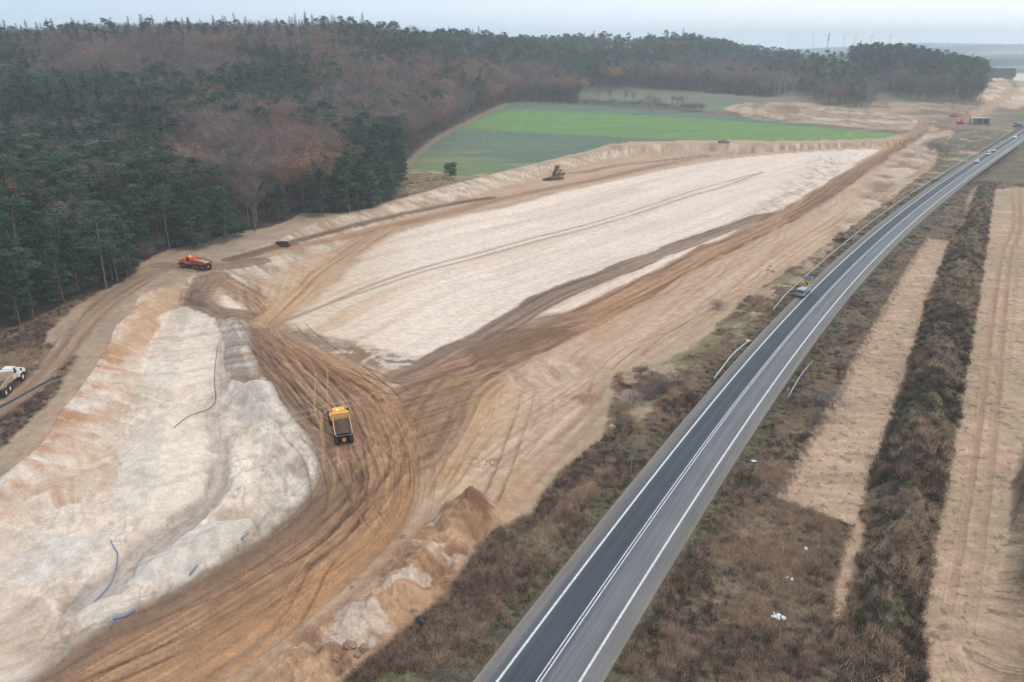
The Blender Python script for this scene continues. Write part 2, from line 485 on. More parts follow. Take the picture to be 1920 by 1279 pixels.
paint(M * .85, mixc(srgb(214, 186, 154, K), srgb(188, 150, 118, K), contrast(vnoise((U + V) / .8, (U - V) / 14.) * .6 + n_sm * .4, 2)))
M = pmask(Wx, Wy, smooth(W([(412,555),(450,550),(480,572),(470,588),(425,583)]), 3), 1.0)
paint(M, mixc(SAND2, SAND, contrast(n_sm)))
# speckled disturbed patch (right part of the basin)
M = m_b * pmask(Wx, Wy, W([(1420,405),(1480,350),(1530,300),(1580,285),(1600,290),(1560,330),(1500,370),(1450,400)]), 8) * sst(.42, .62, fbm(U / 2.2, V / 5., 4, seed=61))
paint(M * .75, srgb(176, 142, 122, K))
# white strip south of the first mud band
M = pmask(Wx, Wy, smooth(W([(960,625),(1020,585),(1120,540),(1220,495),(1330,450),(1440,412),(1490,405),(1440,430),(1300,495),(1200,540),(1100,590),(1000,625)]), 3), 1.5)
paint(M, mixc(SAND2, SAND, contrast(streakR, 2)))
# crusty pale lip at the near tip of the basin
M = pmask(Wx, Wy, smooth(W([(530,612),(600,625),(700,655),(790,668),(830,680),(800,695),(720,692),(640,668),(570,640)]), 3), 1.5)
paint(M, mixc(srgb(152, 124, 102, K), srgb(216, 198, 182, K), sst(.45, .6, n_sm * .6 + n_mid * .4)))
M = pmask(Wx, Wy, smooth(W([(520,610),(560,618),(640,640),(660,655),(600,650),(540,635)]), 3), 1.5)
paint(M * .8, mixc(srgb(150, 128, 110, K), srgb(132, 112, 96, K), n_sm))
# slope of the northern cutting: gullied, tan over white
i, d, sg, s = near_path(U, V, RIM_N, 40)
wv = 4 * (fbm(U[i] / 9, V[i] / 9, 3, seed=64) - .5)
al = .85 * U[i] + .53 * V[i] + wv
gul = fbm(al / 2.4, (V[i] * .85 - U[i] * .53) / 22., 4, gain=.65, seed=65)
m = sst(-1, 0.5, sg) * (1 - sst(19, 24, sg + 3 * (n_mid[i] - .5)))
sc = mixc(srgb(172, 144, 118, K), srgb(226, 206, 184, K), contrast(gul * .75 + .25 * n_mid[i], 3.2))
topd = (sst(9, 3, sg) * .55 * sst(150, 260, s))[:, None]
sc = sc * (1 - topd) + srgb(160, 132, 108, K) * topd
paint(m * (m_site[i] > .1), sc.astype(np.float32), idx=i)
DZ = np.zeros(NV)
DZ[i] += m * (gul - .5) * .7 * (m_site[i] > .1)

# ---- the pit at the left: white sand
m_p = inside(U, V, PIT).astype(np.float32) * pmask(U, V, PIT, 0.8)
pc = mixc(SANDG, srgb(245, 227, 208, KS), contrast(fbm(U / 3.5, V / 9., 4, seed=71), 2.0))
crk = sst(.06, .0, np.abs(fbm(U / 2.4, V / 5.5, 4, seed=72) - .5)) * .45
pc = pc * (1 - crk[:, None]) + srgb(176, 150, 128, K) * crk[:, None]
dirt = sst(.50, .66, fbm((U + V * .5) / 4, (V - U * .5) / 12, 4, seed=73)) * .65
pc = pc * (1 - dirt[:, None]) + srgb(190, 164, 140, K) * dirt[:, None]
paint(m_p, pc, 0.0, 5)
DZ += m_p * ((1 - np.abs(fbm(U / 3.2 + V / 9, V / 6.0, 4, seed=74) - .5) * 5).clip(0, 1) * .4 + (fbm(U / 7 + V / 14, V / 12.0, 3, seed=78) - .5) * 1.1 + (fbm(U / .9, V / .9, 3, seed=75) - .5) * .35)
i, d, sg, s = near_path(U, V, RIM_W, 22)
ins = inside(U, V, PIT)[i]
gul = fbm((V[i] + .45 * U[i] + 2.5 * (n_mid[i] - .5)) / 1.9, (U[i] - .3 * V[i]) / 12., 4, gain=.65, seed=66)
m = ins * (1 - sst(12, 21, d + 9 * (n_mid[i] - .5)))
oc = mixc(srgb(232, 216, 200, K), srgb(188, 140, 102, K), np.clip(contrast(gul * .6 + .4 * n_mid[i], 4.0) * (1.15 - d / 22), 0, 1))
paint((m * (.95 - .03 * d)).clip(0, 1).astype(np.float32), oc, idx=i)
DZ[i] += m * (gul - .5) * .9
# north end of the pit: yellowish scraped sand
M = m_p * pmask(Wx, Wy, W([(250,590),(262,545),(330,525),(400,540),(420,590),(345,600),(300,640),(260,660),(210,650)]), 3)
paint(M * .9, mixc(srgb(214, 184, 152, K), srgb(196, 158, 124, K), contrast(n_sm * .5 + fbm(U / 2, V / 8, 3, seed=76) * .5, 2.4)))
# muddy east bank
M = pmask(Wx, Wy, smooth(W([(415,590),(470,620),(482,680),(520,735),(500,720),(440,715),(425,650)]), 3), 1.5)
paint(M * .85, mixc(srgb(128, 100, 80, K), srgb(214, 200, 188, K), sst(.42, .62, fbm(U / 2.2, V / 2.2, 4, seed=77))))
DZ += M * (fbm(U / 2.2, V / 2.2, 4, seed=77) - .5) * 2.2
# groove with grey wet floor
G = smooth(W([(408,588),(412,640),(410,700),(404,760),(404,850),(398,905),(366,950),(325,985),(285,1020),(235,1070),(165,1128)]))
i, d, sg, s = near_path(U, V, G, 9)
gw = 1.6 + .8 * sst(60, 95, s)
m = sst(gw + 1.2, gw - .6, d + .8 * (n_sm[i] - .5))
paint((m * (.35 + .5 * sst(45, 85, s))).astype(np.float32), mixc(srgb(196, 180, 166, K), srgb(172, 156, 144, K), contrast(vnoise(sg / .35, s / 9.), 2)), idx=i)
DZ[i] -= m * (.4 + .5 * sst(40, 90, s))
i2 = i[(d > gw) & (d < gw + 3)]


# heaps: (x, y, radius, height, tone)
def ridge(path, hw, hh, ca, cb, seed):
    g = smooth(W(path)); i, d, sg, s_ = near_path(U, V, g, hw * 1.6)
    tot = np.hypot(*np.diff(g, axis=0).T).sum(); end = sst(0, hw * .7, s_) * sst(tot, tot - hw * .7, s_)
    wv = n_mid[i] - .5
    w_ = hw * (.75 + .55 * fbm(s_ / 6., s_ * 0 + seed, 3)) * (.4 + .6 * end)
    prof = np.clip(1 - (d + wv * 1.2) / w_, 0, 1)
    chev = fbm(s_ / 1.6 + d * .55 + wv * 2, s_ * 0 + seed + .3, 3) - .5
    m = sst(0, .12, prof)
    DZ[i] = DZ[i] * (1 - m * .7) + hh * prof ** .85 * (.75 + .5 * fbm(s_ / 5., s_ * 0 + 2 * seed, 2)) * (.3 + .7 * end) + chev * .45 * m * sst(1.0, .6, prof)
    paint((m * .8).astype(np.float32), mixc(ca, cb, contrast(chev + .5, 2.6)).astype(np.float32), idx=i)
ridge([(354,578),(350,620),(343,665),(336,710),(328,755)], 6.5, 1.9, srgb(218, 196, 174, KS), srgb(238, 222, 204, KS), 1)
ridge([(322,780),(312,830),(304,880),(296,930),(280,975)], 7.0, 2.1, srgb(226, 208, 188, KS), srgb(242, 228, 210, KS), 2)
ridge([(440,600),(448,640),(456,680),(470,720)], 3.2, 1.3, srgb(178, 148, 124, K), srgb(224, 210, 196, K), 3)
ridge([(255,1090),(300,1065),(350,1040),(400,1010),(450,985)], 3.4, 1.3, srgb(208, 192, 176, K), srgb(234, 222, 210, K), 4)
ridge([(60,960),(110,930),(160,905),(200,880)], 5, 1.6, srgb(204, 170, 140, K), srgb(232, 216, 200, K), 5)
ridge([(20,1060),(80,1050),(140,1035),(190,1010)], 5, 1.3, srgb(214, 196, 180, K), srgb(234, 222, 210, K), 6)
CONES = [(480,740,5.2,3.0,2),(486,775,4.4,2.0,2),(205,1150,3.5,1.2,1),
         (1575,296,11,2.6,1),(1155,276,5,1.6,3),(1357,272,5,1.8,4),(1400,210,13,5.0,4),(1440,206,14,6.5,4),(1465,208,12,5.5,4),(1490,208,12,6.0,4),(1520,211,12,5.0,4),(1545,213,11,4.5,4),(1475,217,11,4.5,4),(1425,215,11,5.0,4),(1400,217,9,4.0,4),(1590,229,9,3.0,4),(1640,234,9,3.0,4),(1510,221,9,3.5,4),
         (1860,228,12,3.0,3),(1840,233,9,2.2,3)]
toneA = [srgb(216, 196, 176, K), srgb(236, 222, 206, KS), srgb(232, 216, 200, KS), srgb(176, 146, 120, K), srgb(140, 116, 98, K)]
toneB = [srgb(200, 178, 156, K), srgb(222, 204, 186, KS), srgb(220, 202, 186, KS), srgb(150, 122, 100, K), srgb(122, 102, 88, K)]
for (px, py, r_, h_, tn) in CONES:
    c = W([(px, py)])[0]
    # ground under heap inside the pit is lower: coordinates are the flat-map ones, so nothing else to do
    k = np.nonzero((np.abs(U - c[0]) < r_ * 1.5) & (np.abs(V - c[1]) < r_ * 1.5))[0]
    dd = np.hypot(U[k] - c[0], V[k] - c[1]) + (n_mid[k] - .5) * r_ * .35
    m = sst(r_, r_ * .85, dd)
    DZ[k] = np.maximum(DZ[k], 0) * (m > 0) + DZ[k] * (m <= 0)
    DZ[k] = np.maximum(DZ[k], h_ * np.clip(1 - dd / r_, 0, 1) ** .9 + (n_sm[k] - .5) * .25 * m)
    paint((m * .9).astype(np.float32), mixc(toneA[tn], toneB[tn], contrast(n_sm[k] * .5 + .5 * vnoise(np.arctan2(V[k] - c[1], U[k] - c[0]) * 9, dd / 4.), 2)), idx=k)

# ---- haul road, lower part
HAUL = smooth(W([(67,1279),(204,1181),(350,1098),(500,1006),(582,930),(606,880),(596,830),(556,775),(518,728),(490,688),(472,645),(470,605),(495,585),(520,600),(548,632),(600,655),(650,676),(700,700),(738,738),
                 (768,790),(778,850),(778,920),(762,975),(705,1042),(625,1110),(505,1200),(385,1279),(250,1400),(-150,1420)]), 3)
m_h = pmask(Wx, Wy, HAUL, 0.8)
GH = smooth(W([(-60,1370),(100,1279),(200,1225),(340,1155),(480,1075),(610,990),(685,910),(690,840),(660,765),(610,715),(550,672),(505,632),(492,600)]))
i, d, sg, s = near_path(U, V, GH, 24)
hs = vnoise(sg / .55, s / 16.) * .4 + vnoise(sg / 1.7, s / 30. + 3) * .4 + vnoise(sg / .2, s / 6.) * .2
hc = mixc(srgb(138, 104, 80, K), srgb(180, 142, 112, K), contrast(hs * .3 + n_sm[i] * .3 + n_mid[i] * .4, 2.2))
lf = (sst(1.5, -3.5, sg + 1.5 * (n_mid[i] - .5)) * .85 * sst(105, 60, s))[:, None]
hc = hc * (1 - lf) + mixc(srgb(140, 112, 90, K), srgb(158, 126, 100, K), contrast(hs, 1.4)) * lf
rt = (sst(3.0, 6.5, sg) * .7 * sst(130, 100, s))[:, None]
hc = hc * (1 - rt) + mixc(srgb(200, 154, 114, K), srgb(182, 138, 102, K), contrast(hs, 2)) * rt
paint(m_h[i], hc.astype(np.float32), 0.0, 6, idx=i)
i0, d0, sg0, s0 = near_path(U, V, RIM_E, 4)
paint(np.clip(sst(-2.4, -.4, -np.abs(sg0 + .4) ) * .55 * (s0 > 20), 0, 1).astype(np.float32), mixc(srgb(112, 92, 78, K), srgb(140, 118, 98, K), n_sm[i0]), idx=i0)

LIGHT = srgb(206, 166, 126, K); MID = srgb(170, 130, 98, K)
def tracks(path, n, spread, col_l, col_d, w=(.28, .65), a=(.3, .8), depth=.10, seed=1, calm=False, wander=1.0, maxd=None):
    """wheel tracks that weave along a guide line"""
    rg = np.random.RandomState(seed)
    g = smooth(W(path)) if not isinstance(path, np.ndarray) else path
    i, d, sg, s = near_path(U, V, g, maxd or spread + 3)
    tot = np.hypot(*np.diff(g, axis=0).T).sum()
    taper = sst(0, 6, s) * sst(tot, tot - 6, s)
    if calm: taper = taper * (1 - .8 * sst(.5, -2.5, sg) * sst(105, 75, s))
    for k in range(n):
        off = rg.uniform(-spread, spread); lam = rg.uniform(14, 50); ph = rg.uniform(0, 6.3); am = rg.uniform(.1, 1) * wander
        ww = rg.uniform(*w); aa = rg.uniform(*a); light = rg.rand() < .5
        c0 = off + am * np.sin(s / lam * 2 + ph) + .4 * (vnoise(s / 9., s * 0 + k * 3.1) - .5)
        s_a = rg.uniform(-.3, .6) * tot; s_b = s_a + rg.uniform(.4, 1.1) * tot
        lim = sst(s_a, s_a + 8, s) * sst(s_b, s_b - 8, s) * taper
        for gz in (-1.15, 1.15):
            m = np.clip(1.4 - np.abs(sg - c0 - gz) / ww, 0, 1) * aa * lim * (.45 + .55 * contrast(n_mid[i], 3)) * (.75 + .25 * contrast(n_sm[i], 3))
            sel = m > .01
            j = i[sel]
            paint(m[sel].astype(np.float32), col_l if light else col_d, idx=j)
            DZ[j] -= depth * m[sel]
            e = np.abs(np.abs(sg[sel] - c0[sel] - gz) - ww * 1.3) < ww * .35
            DZ[j[e]] += depth * .6
tracks(GH, 30, 8.5, srgb(210, 164, 124, K), srgb(96, 68, 52, K), seed=3, depth=.12, w=(.13, .34), a=(.35, .9), wander=2.4, calm=True)
tracks([(360,1290),(500,1195),(620,1100),(700,1030),(752,965),(768,900),(762,840),(735,780),(700,735),(640,700),(570,665),(520,640),(500,610)], 7, 2.2, srgb(214, 162, 114, K), srgb(150, 110, 80, K), seed=5, w=(.5, 1.0), depth=.2)

XR = [[(430,1275),(560,1150),(620,1060),(690,990),(720,900),(700,820)],[(620,1000),(690,950),(740,880),(750,800),(700,730),(610,690)],
      [(600,900),(650,860),(720,850),(770,800),(840,740)],[(560,800),(620,850),(640,930),(600,1000),(500,1080)],[(520,700),(590,760),(640,850),(690,950),(720,1000)],[(480,640),(530,720),(600,790),(680,830),(760,900)],[(560,660),(620,740),(640,800),(660,900),(620,980)]]
for q, xp in enumerate(XR): tracks(xp, 5, 3.0, srgb(214, 168, 128, K), srgb(92, 64, 48, K), seed=300 + q, depth=.14, w=(.15, .38), a=(.5, .95), wander=2.4)

def band(path, w, c1, c2, a=.9, seed=1, reg=None, depth=0.0, warp=.8, lam=.6):
    g = smooth(W(path))
    i, d, sg, s = near_path(U, V, g, w / 2 + 4)
    e = w / 2 * (1 + .35 * (vnoise(s / 14., s * 0 + seed) - .5)) + warp * (n_mid[i] - .5) * 2
    m = np.clip((e - d) / .9 + .5, 0, 1) * a
    q = vnoise(sg / lam, s / 15. + seed) * .55 + vnoise(sg / (lam * 3), s / 34.) * .45
    paint(m.astype(np.float32), mixc(c1, c2, contrast(q, 2.2)).astype(np.float32), 0.0, reg, idx=i)
    DZ[i] -= m * depth * (.4 + .6 * q)
    return g
# bands of mud and wheel tracks over the site
band([(380,505),(330,500),(290,512),(235,542),(185,582),(140,632),(95,690),(40,740),(-40,785)], 6.5, srgb(140, 116, 98, K), srgb(176, 144, 118, K), .9, 2, 6)
tracks([(380,505),(330,500),(290,512),(235,542),(185,582),(140,632),(95,690),(40,740),(-40,785)], 6, 2.6, srgb(190, 158, 128, K), srgb(112, 90, 76, K), seed=8)
tracks([(300,495),(360,470),(440,452),(520,432),(580,408),(610,396)], 7, 3.5, srgb(190, 168, 142, K), srgb(146, 124, 104, K), seed=9, a=(.2, .5))
tracks([(160,580),(130,615),(115,650),(118,672)], 4, 2.5, srgb(190, 168, 142, K), srgb(132, 112, 94, K), seed=10, a=(.3, .6))
band([(395,500),(470,483),(560,462),(640,446),(730,424),(830,402),(920,378),(1010,358),(1100,340),(1200,318),(1300,298),(1420,285),(1550,277),(1650,270),(1715,255)], 6.5, srgb(156, 118, 90, K), srgb(196, 158, 124, K), .92, 3, 6)
tracks([(395,500),(470,483),(560,462),(640,446),(730,424),(830,402),(920,378),(1010,358),(1100,340),(1200,318),(1300,298)], 8, 3.0, srgb(200, 162, 126, K), srgb(124, 94, 72, K), seed=11)
band([(428,487),(520,462),(600,440),(700,414),(800,392),(860,380),(920,371)], 5.0, srgb(98, 80, 66, K), srgb(124, 100, 82, K), .92, 4, lam=.9)
band([(300,497),(360,497),(420,500),(480,490)], 7, srgb(128, 104, 86, K), srgb(150, 124, 102, K), .8, 4, 6)
band([(1065,325),(1100,322),(1150,312),(1250,300),(1330,290)], 5.0, srgb(124, 102, 88, K), srgb(160, 134, 112, K), .8, 6)
band([(1300,281),(1400,279),(1550,272),(1640,268)], 4.5, srgb(120, 96, 80, K), srgb(150, 120, 100, K), .8, 7)
band([(395,512),(425,530),(455,548),(485,570),(502,592)], 5.5, srgb(160, 122, 92, K), srgb(196, 156, 120, K), .95, 9, 6)
tracks([(385,505),(425,528),(460,550),(487,572),(502,600)], 9, 3.2, srgb(206, 168, 130, K), srgb(136, 104, 80, K), seed=13)
band([(398,520),(378,545),(372,570),(400,585),(440,590),(480,602)], 8.0, srgb(132, 108, 90, K), srgb(156, 126, 102, K), .9, 10, 6, lam=.9)
tracks([(405,515),(385,540),(378,568),(410,588),(450,592),(490,604)], 7, 3.5, srgb(176, 142, 112, K), srgb(110, 88, 72, K), seed=14)
band([(500,605),(540,570),(590,525),(640,485),(690,452),(735,425)], 6.5, srgb(168, 128, 96, K), srgb(204, 166, 128, K), .95, 11, 6)
tracks([(500,605),(540,570),(590,525),(640,485),(690,452),(735,425)], 12, 4.5, srgb(212, 176, 138, K), srgb(140, 104, 78, K), seed=15)
tracks([(515,580),(528,545),(548,505),(565,480),(580,460)], 5, 3.0, srgb(214, 184, 150, K), srgb(160, 126, 98, K), seed=16, a=(.2, .6))
tracks([(500,590),(478,560),(470,530),(450,508)], 5, 2.5, srgb(206, 168, 130, K), srgb(146, 112, 86, K), seed=17)
# two thin wheel lines across the white floor
for off_, sd_ in ((0, 20), (8, 21)):
    band([(500,612),(560,592),(620,568),(700,533 + off_),(800,500 + off_),(900,474 + off_),(1000,446 + off_),(1100,421 + off_),(1200,391 + off_),(1290,361 + off_),(1360,341 + off_),(1430,323)], 1.5, srgb(160, 136, 114, K), srgb(178, 154, 130, K), .8, sd_, warp=.3, lam=.3)
tracks([(500,612),(560,592),(620,568),(700,538),(800,505),(900,479),(1000,451),(1100,424),(1200,395),(1290,365),(1430,325)], 8, 5.0, srgb(206, 190, 170, K), srgb(168, 140, 116, K), seed=22, w=(.2, .5), a=(.2, .45), depth=.03)
tracks(guideM, 26, 60, srgb(226, 210, 190, K), srgb(192, 170, 146, K), seed=23, w=(.25, .6), a=(.1, .35), depth=.03, wander=4)
for q, xp in enumerate([[(520,600),(600,600),(700,590),(850,560),(1000,520),(1150,470)],[(620,560),(760,540),(900,520),(1050,480)],[(560,590),(660,520),(760,470),(900,430),(1050,395),(1200,350)],[(1430,322),(1500,312),(1520,325),(1440,340)],
        [(900,640),(1020,570),(1160,510),(1290,450),(1400,400),(1500,350),(1600,300)],[(1480,330),(1540,345),(1560,380),(1500,400)]]):
    tracks(xp, 3, 3.0, srgb(222, 200, 176, K), srgb(168, 138, 114, K), seed=400 + q, depth=.04, w=(.2, .5), a=(.25, .6), wander=2)
for q, xp in enumerate([[(880,760),(1000,690),(1130,625),(1260,560),(1400,480)],[(960,800),(1080,720),(1200,650),(1330,570),(1480,470),(1600,390)],[(1000,650),(1130,600),(1260,545),(1380,480),(1500,410),(1620,340)],[(820,980),(900,880),(960,780),(980,710),(1040,660)]]):
    tracks(xp, 6, 4.0, srgb(218, 180, 146, K), srgb(132, 98, 76, K), seed=450 + q, depth=.10, w=(.18, .45), a=(.3, .75), wander=2.5)
# first mud band
F1 = [(755,705),(800,690),(850,662),(900,637),(960,600),(1040,553),(1120,522),(1200,490),(1290,455),(1370,426),(1430,406),(1492,397)]
band(F1, 7.5, srgb(112, 88, 72, K), srgb(156, 126, 104, K), .92, 24, 6, depth=.1)
tracks(F1, 7, 3.2, srgb(186, 156, 130, K), srgb(104, 84, 70, K), seed=25)
# second, orange-brown band
F2 = [(780,770),(830,730),(880,700),(950,665),(1050,618),(1120,583),(1200,542),(1300,486),(1400,440),(1480,400),(1550,358),(1620,312),(1680,275),(1722,248),(1735,224)]
band(F2, 10.0, srgb(118, 84, 62, K), srgb(188, 144, 108, K), .95, 26, 6, depth=.15)
tracks(F2, 16, 5.0, srgb(206, 162, 122, K), srgb(112, 84, 64, K), seed=27, w=(.4, .9))
# junction south-east: everything runs together
J = smooth(W([(738,735),(790,700),(860,665),(960,612),(1060,585),(1110,590),(1050,635),(960,690),(900,740),(870,790),(830,850),(790,905),(778,860),(765,790)]), 3)
m_j = pmask(Wx, Wy, J, 1.5)
paint(m_j * .9, mixc(srgb(112, 82, 64, K), srgb(178, 140, 110, K), contrast(vnoise((U * .6 - V * .8) / .7, (U * .8 + V * .6) / 16.) * .6 + n_mid * .4, 2.2)), 0.0, 6)
tracks([(690,700),(740,722),(800,712),(870,690),(960,655),(1060,612)], 10, 5, srgb(190, 150, 114, K), srgb(104, 82, 66, K), seed=28)
tracks([(770,940),(800,880),(850,800),(880,740),(930,700),(1000,665)], 12, 4.5, srgb(204, 162, 122, K), srgb(116, 90, 70, K), seed=29)
tracks([(745,740),(790,735),(850,720),(920,700)], 6, 4.0, srgb(180, 140, 106, K), srgb(104, 82, 66, K), seed=30)
tracks([(560,1000),(640,930),(720,850),(760,790),(790,740),(830,700)], 8, 4.5, srgb(196, 154, 116, K), srgb(120, 92, 72, K), seed=31)
tracks([(600,1060),(660,1000),(720,930),(740,850),(700,780),(640,730)], 8, 4.0, srgb(190, 148, 112, K), srgb(112, 86, 66, K), seed=32)
# tracks in the strip by the road
tracks([(800,1000),(880,920),(980,830),(1080,760),(1150,700),(1250,630),(1400,540),(1560,440),(1700,340)], 16, 9, srgb(222, 190, 158, K), srgb(160, 126, 100, K), seed=33, a=(.15, .5), maxd=14)
tracks([(1050,860),(1100,800),(1135,740),(1145,700)], 5, 3.0, srgb(200, 176, 144, K), srgb(150, 128, 104, K), seed=34)
M = pmask(Wx, Wy, smooth(W([(960,960),(1020,905),(1080,830),(1110,770),(1140,700),(1150,700),(1148,770),(1125,830),(1060,890),(985,960)]), 3), 1.5)
paint(M * .7, mixc(srgb(190, 168, 134, K), srgb(168, 150, 118, K), contrast(streakR, 2)))
# scooped hollow with pale fan
M = pmask(Wx, Wy, smooth(W([(940,705),(990,682),(1050,668),(1100,672),(1120,688),(1080,706),(1010,722),(960,722)]), 3), 2.2)
hw_ = fbm(U / 1.8 + V / 7, V / 9., 4, seed=84)
paint(M * .75, mixc(srgb(182, 146, 118, K), srgb(222, 194, 170, K), contrast(hw_, 3)))
DZ += M * (-.9 + .6 * (hw_ - .5))
M = pmask(Wx, Wy, smooth(W([(1075,748),(1100,741),(1128,745),(1125,755),(1095,759)]), 3), .5)
paint(M * .9, mixc(srgb(150, 112, 88, K), srgb(176, 138, 110, K), n_sm)); DZ += M * .5
M = pmask(Wx, Wy, smooth(W([(880,660),(960,628),(1040,615),(1080,628),(1000,655),(900,690)]), 3), 1.2)
paint(M * .8, mixc(srgb(120, 92, 72, K), srgb(146, 112, 88, K), n_sm)); DZ += M * (.7 + 1.2 * (n_mid - .4))
# rubble and spoil, bottom centre
RUB = smooth(W([(640,1279),(560,1290),(480,1270),(560,1200),(640,1150),(700,1090),(760,1020),(800,980),(860,945),(900,935),(930,985),(920,1015),(880,1060),(840,1105),(790,1150),(700,1230)]), 3)
m_r = pmask(Wx, Wy, RUB, 1.5)
rn = fbm(U / 2.6, V / 2.6, 5, seed=91)
paint(m_r * .9, mixc(srgb(146, 108, 80, K), srgb(212, 170, 134, K), contrast(rn * .7 + n_big * .3, 3.0)))
wp = sst(.60, .70, fbm(U / 5, V / 3, 4, seed=92)) * m_r
paint(wp * .8, srgb(226, 204, 184, K))
DZ += m_r * ((rn - .45) * 2.0 + (n_sm - .5) * .8 + (n_fine - .5) * .35)
for (px, py, r_, h_) in [(885,958,4.2,3.2),(912,985,3.4,2.6),(868,985,3.8,2.2),(838,1000,3.5,1.6),(845,1045,4.0,1.8),(770,1085,4.5,2.0),(860,1010,3.0,1.2),(800,1060,3.4,1.6),(740,1120,3.6,1.8),(690,1160,4.0,1.8),(630,1215,3.2,1.2),(560,1235,2.6,1.0),(770,1035,2.2,1.0)]:
    c = W([(px, py)])[0]
    k = np.nonzero((np.abs(U - c[0]) < r_ * 1.6) & (np.abs(V - c[1]) < r_ * 1.6))[0]
    dd = np.hypot(U[k] - c[0], V[k] - c[1]) + (n_mid[k] - .5) * r_ * .8
    DZ[k] += h_ * np.clip(1 - dd / r_, 0, 1)
c = W([(888,968)])[0]
k = np.nonzero(np.hypot(U - c[0], V - c[1]) < 6)[0]
dd = np.hypot(U[k] - c[0], V[k] - c[1]) + (n_sm[k] - .5) * 2.2
paint((sst(3.6, 1.4, dd) * .85 * sst(.35, .6, n_sm[k] + .1)).astype(np.float32), mixc(srgb(104, 74, 56, K), srgb(150, 112, 84, K), n_sm[k]), idx=k)
# spoil heaps beyond the field, muddy surroundings
M = pmask(Wx, Wy, W([(1357,205),(1385,196),(1500,193),(1600,202),(1700,213),(1728,228),(1710,244),(1600,238),(1480,226),(1400,216)]), 3)
hn = fbm(U / 14, V / 22, 4, seed=95)
paint(M, mixc(srgb(146, 118, 98, K), srgb(196, 168, 142, K), contrast(hn * .5 + .5 * n_mid, 3)), 0.0, 3)
paint(M * sst(.55, .7, fbm(U / 30, V / 16, 3, seed=96)) * .7, srgb(214, 196, 176, K))
i, d, sg, s = near_path(Wx, Wy, smooth(W([(1362,206),(1390,196),(1470,193),(1560,199),(1660,209),(1720,222)])), 9)
paint(np.clip(1.6 - d / 3.5, 0, 1) * .8, srgb(204, 176, 146, K), 0.0, idx=i)
i, d, sg, s = near_path(Wx, Wy, smooth(W([(1385,216),(1450,226),(1530,232),(1640,240),(1715,244)])), 8)
paint(np.clip(1.6 - d / 3.0, 0, 1) * .8, srgb(188, 158, 132, K), 0.0, idx=i)
# works area at the right
M = pmask(Wx, Wy, W([(1560,200),(1640,190),(1760,195),(1830,192),(1920,185),(2050,190),(2000,215),(1915,236),(1870,244),(1800,240),(1730,222),(1650,212)]), 4)
wn = contrast(fbm(U / 60, V / 40, 4, seed=97), 3)
paint(M * .85, mixc(srgb(126, 112, 92, K), srgb(196, 164, 138, K), wn), 0.1, 3)
paint(M * sst(.58, .66, fbm(U / 35, V / 40, 4, seed=98)) * .7, srgb(116, 90, 78, K))
band([(1735,224),(1727,240),(1700,256)], 9, srgb(150, 120, 98, K), srgb(182, 152, 126, K), .95, 40, 6)
band([(1728,224),(1745,220),(1790,226),(1850,232)], 7, srgb(150, 118, 98, K), srgb(176, 144, 120, K), .9, 41, 6)
band([(1735,250),(1765,245),(1790,236),(1785,228)], 7, srgb(140, 106, 86, K), srgb(176, 140, 114, K), .9, 42, 6)
M = pmask(Wx, Wy, W([(1838,140),(1860,134),(1960,140),(2100,150),(2050,200),(1930,196),(1900,206),(1860,196),(1830,188),(1845,168)]), 4)
en = contrast(fbm(U / 80, V / 60, 4, seed=120), 3)
paint(M, mixc(srgb(190, 156, 128, K), srgb(232, 212, 188, K), en), 0.0, 3)
paint(M * sst(.56, .64, fbm(U / 120, V / 70, 3, seed=121)) * .8, srgb(150, 120, 100, K))
paint(pmask(Wx, Wy, W([(1876,140),(1890,142),(1915,164),(1900,168)]), 4) * .8, srgb(110, 122, 90, K))
DZ += M * (fbm(U / 30, V / 40, 3, seed=122) - .5) * 6
band([(1870,140),(1880,152),(1894,164),(1886,180),(1866,192),(1845,205),(1820,222)], 14, srgb(206, 172, 142, K), srgb(176, 142, 116, K), .8, 44)
band([(1842,160),(1870,166),(1900,170),(1925,172)], 14, srgb(110, 104, 104, K), srgb(140, 124, 112, K), .7, 45)
M = pmask(Wx, Wy, W([(1740,262),(1790,246),(1860,246),(1925,238),(1850,285),(1780,330),(1700,385),(1640,420),(1700,360),(1750,312),(1765,285)]), 4) * (np.abs(rd) > 9)
paint(M * sst(.52, .62, fbm(U / 12, V / 26, 4, seed=130)) * .6, mixc(srgb(150, 134, 108, KV * 1.2), srgb(116, 128, 88, KV), n_mid), 0.8)
paint(M * sst(.60, .68, fbm(U / 9, V / 16, 4, seed=131)) * .8, srgb(196, 168, 142, K), 0.2)
# rough ground between basin and road, far end
M = m_site * pmask(Wx, Wy, W([(1640,330),(1690,285),(1740,262),(1770,285),(1750,315),(1700,355),(1620,410),(1560,440),(1600,390)]), 4)
rg_ = fbm(U / 7, V / 12, 5, seed=99)
paint(M * .8, mixc(srgb(140, 108, 88, K), srgb(214, 190, 166, K), contrast(rg_, 3)))
DZ += M * (rg_ - .5) * 2.5
band([(1742,262),(1725,275),(1722,290),(1745,305),(1730,320),(1690,345),(1640,375)], 4, srgb(160, 132, 108, K), srgb(200, 172, 146, K), .8, 43, 6)
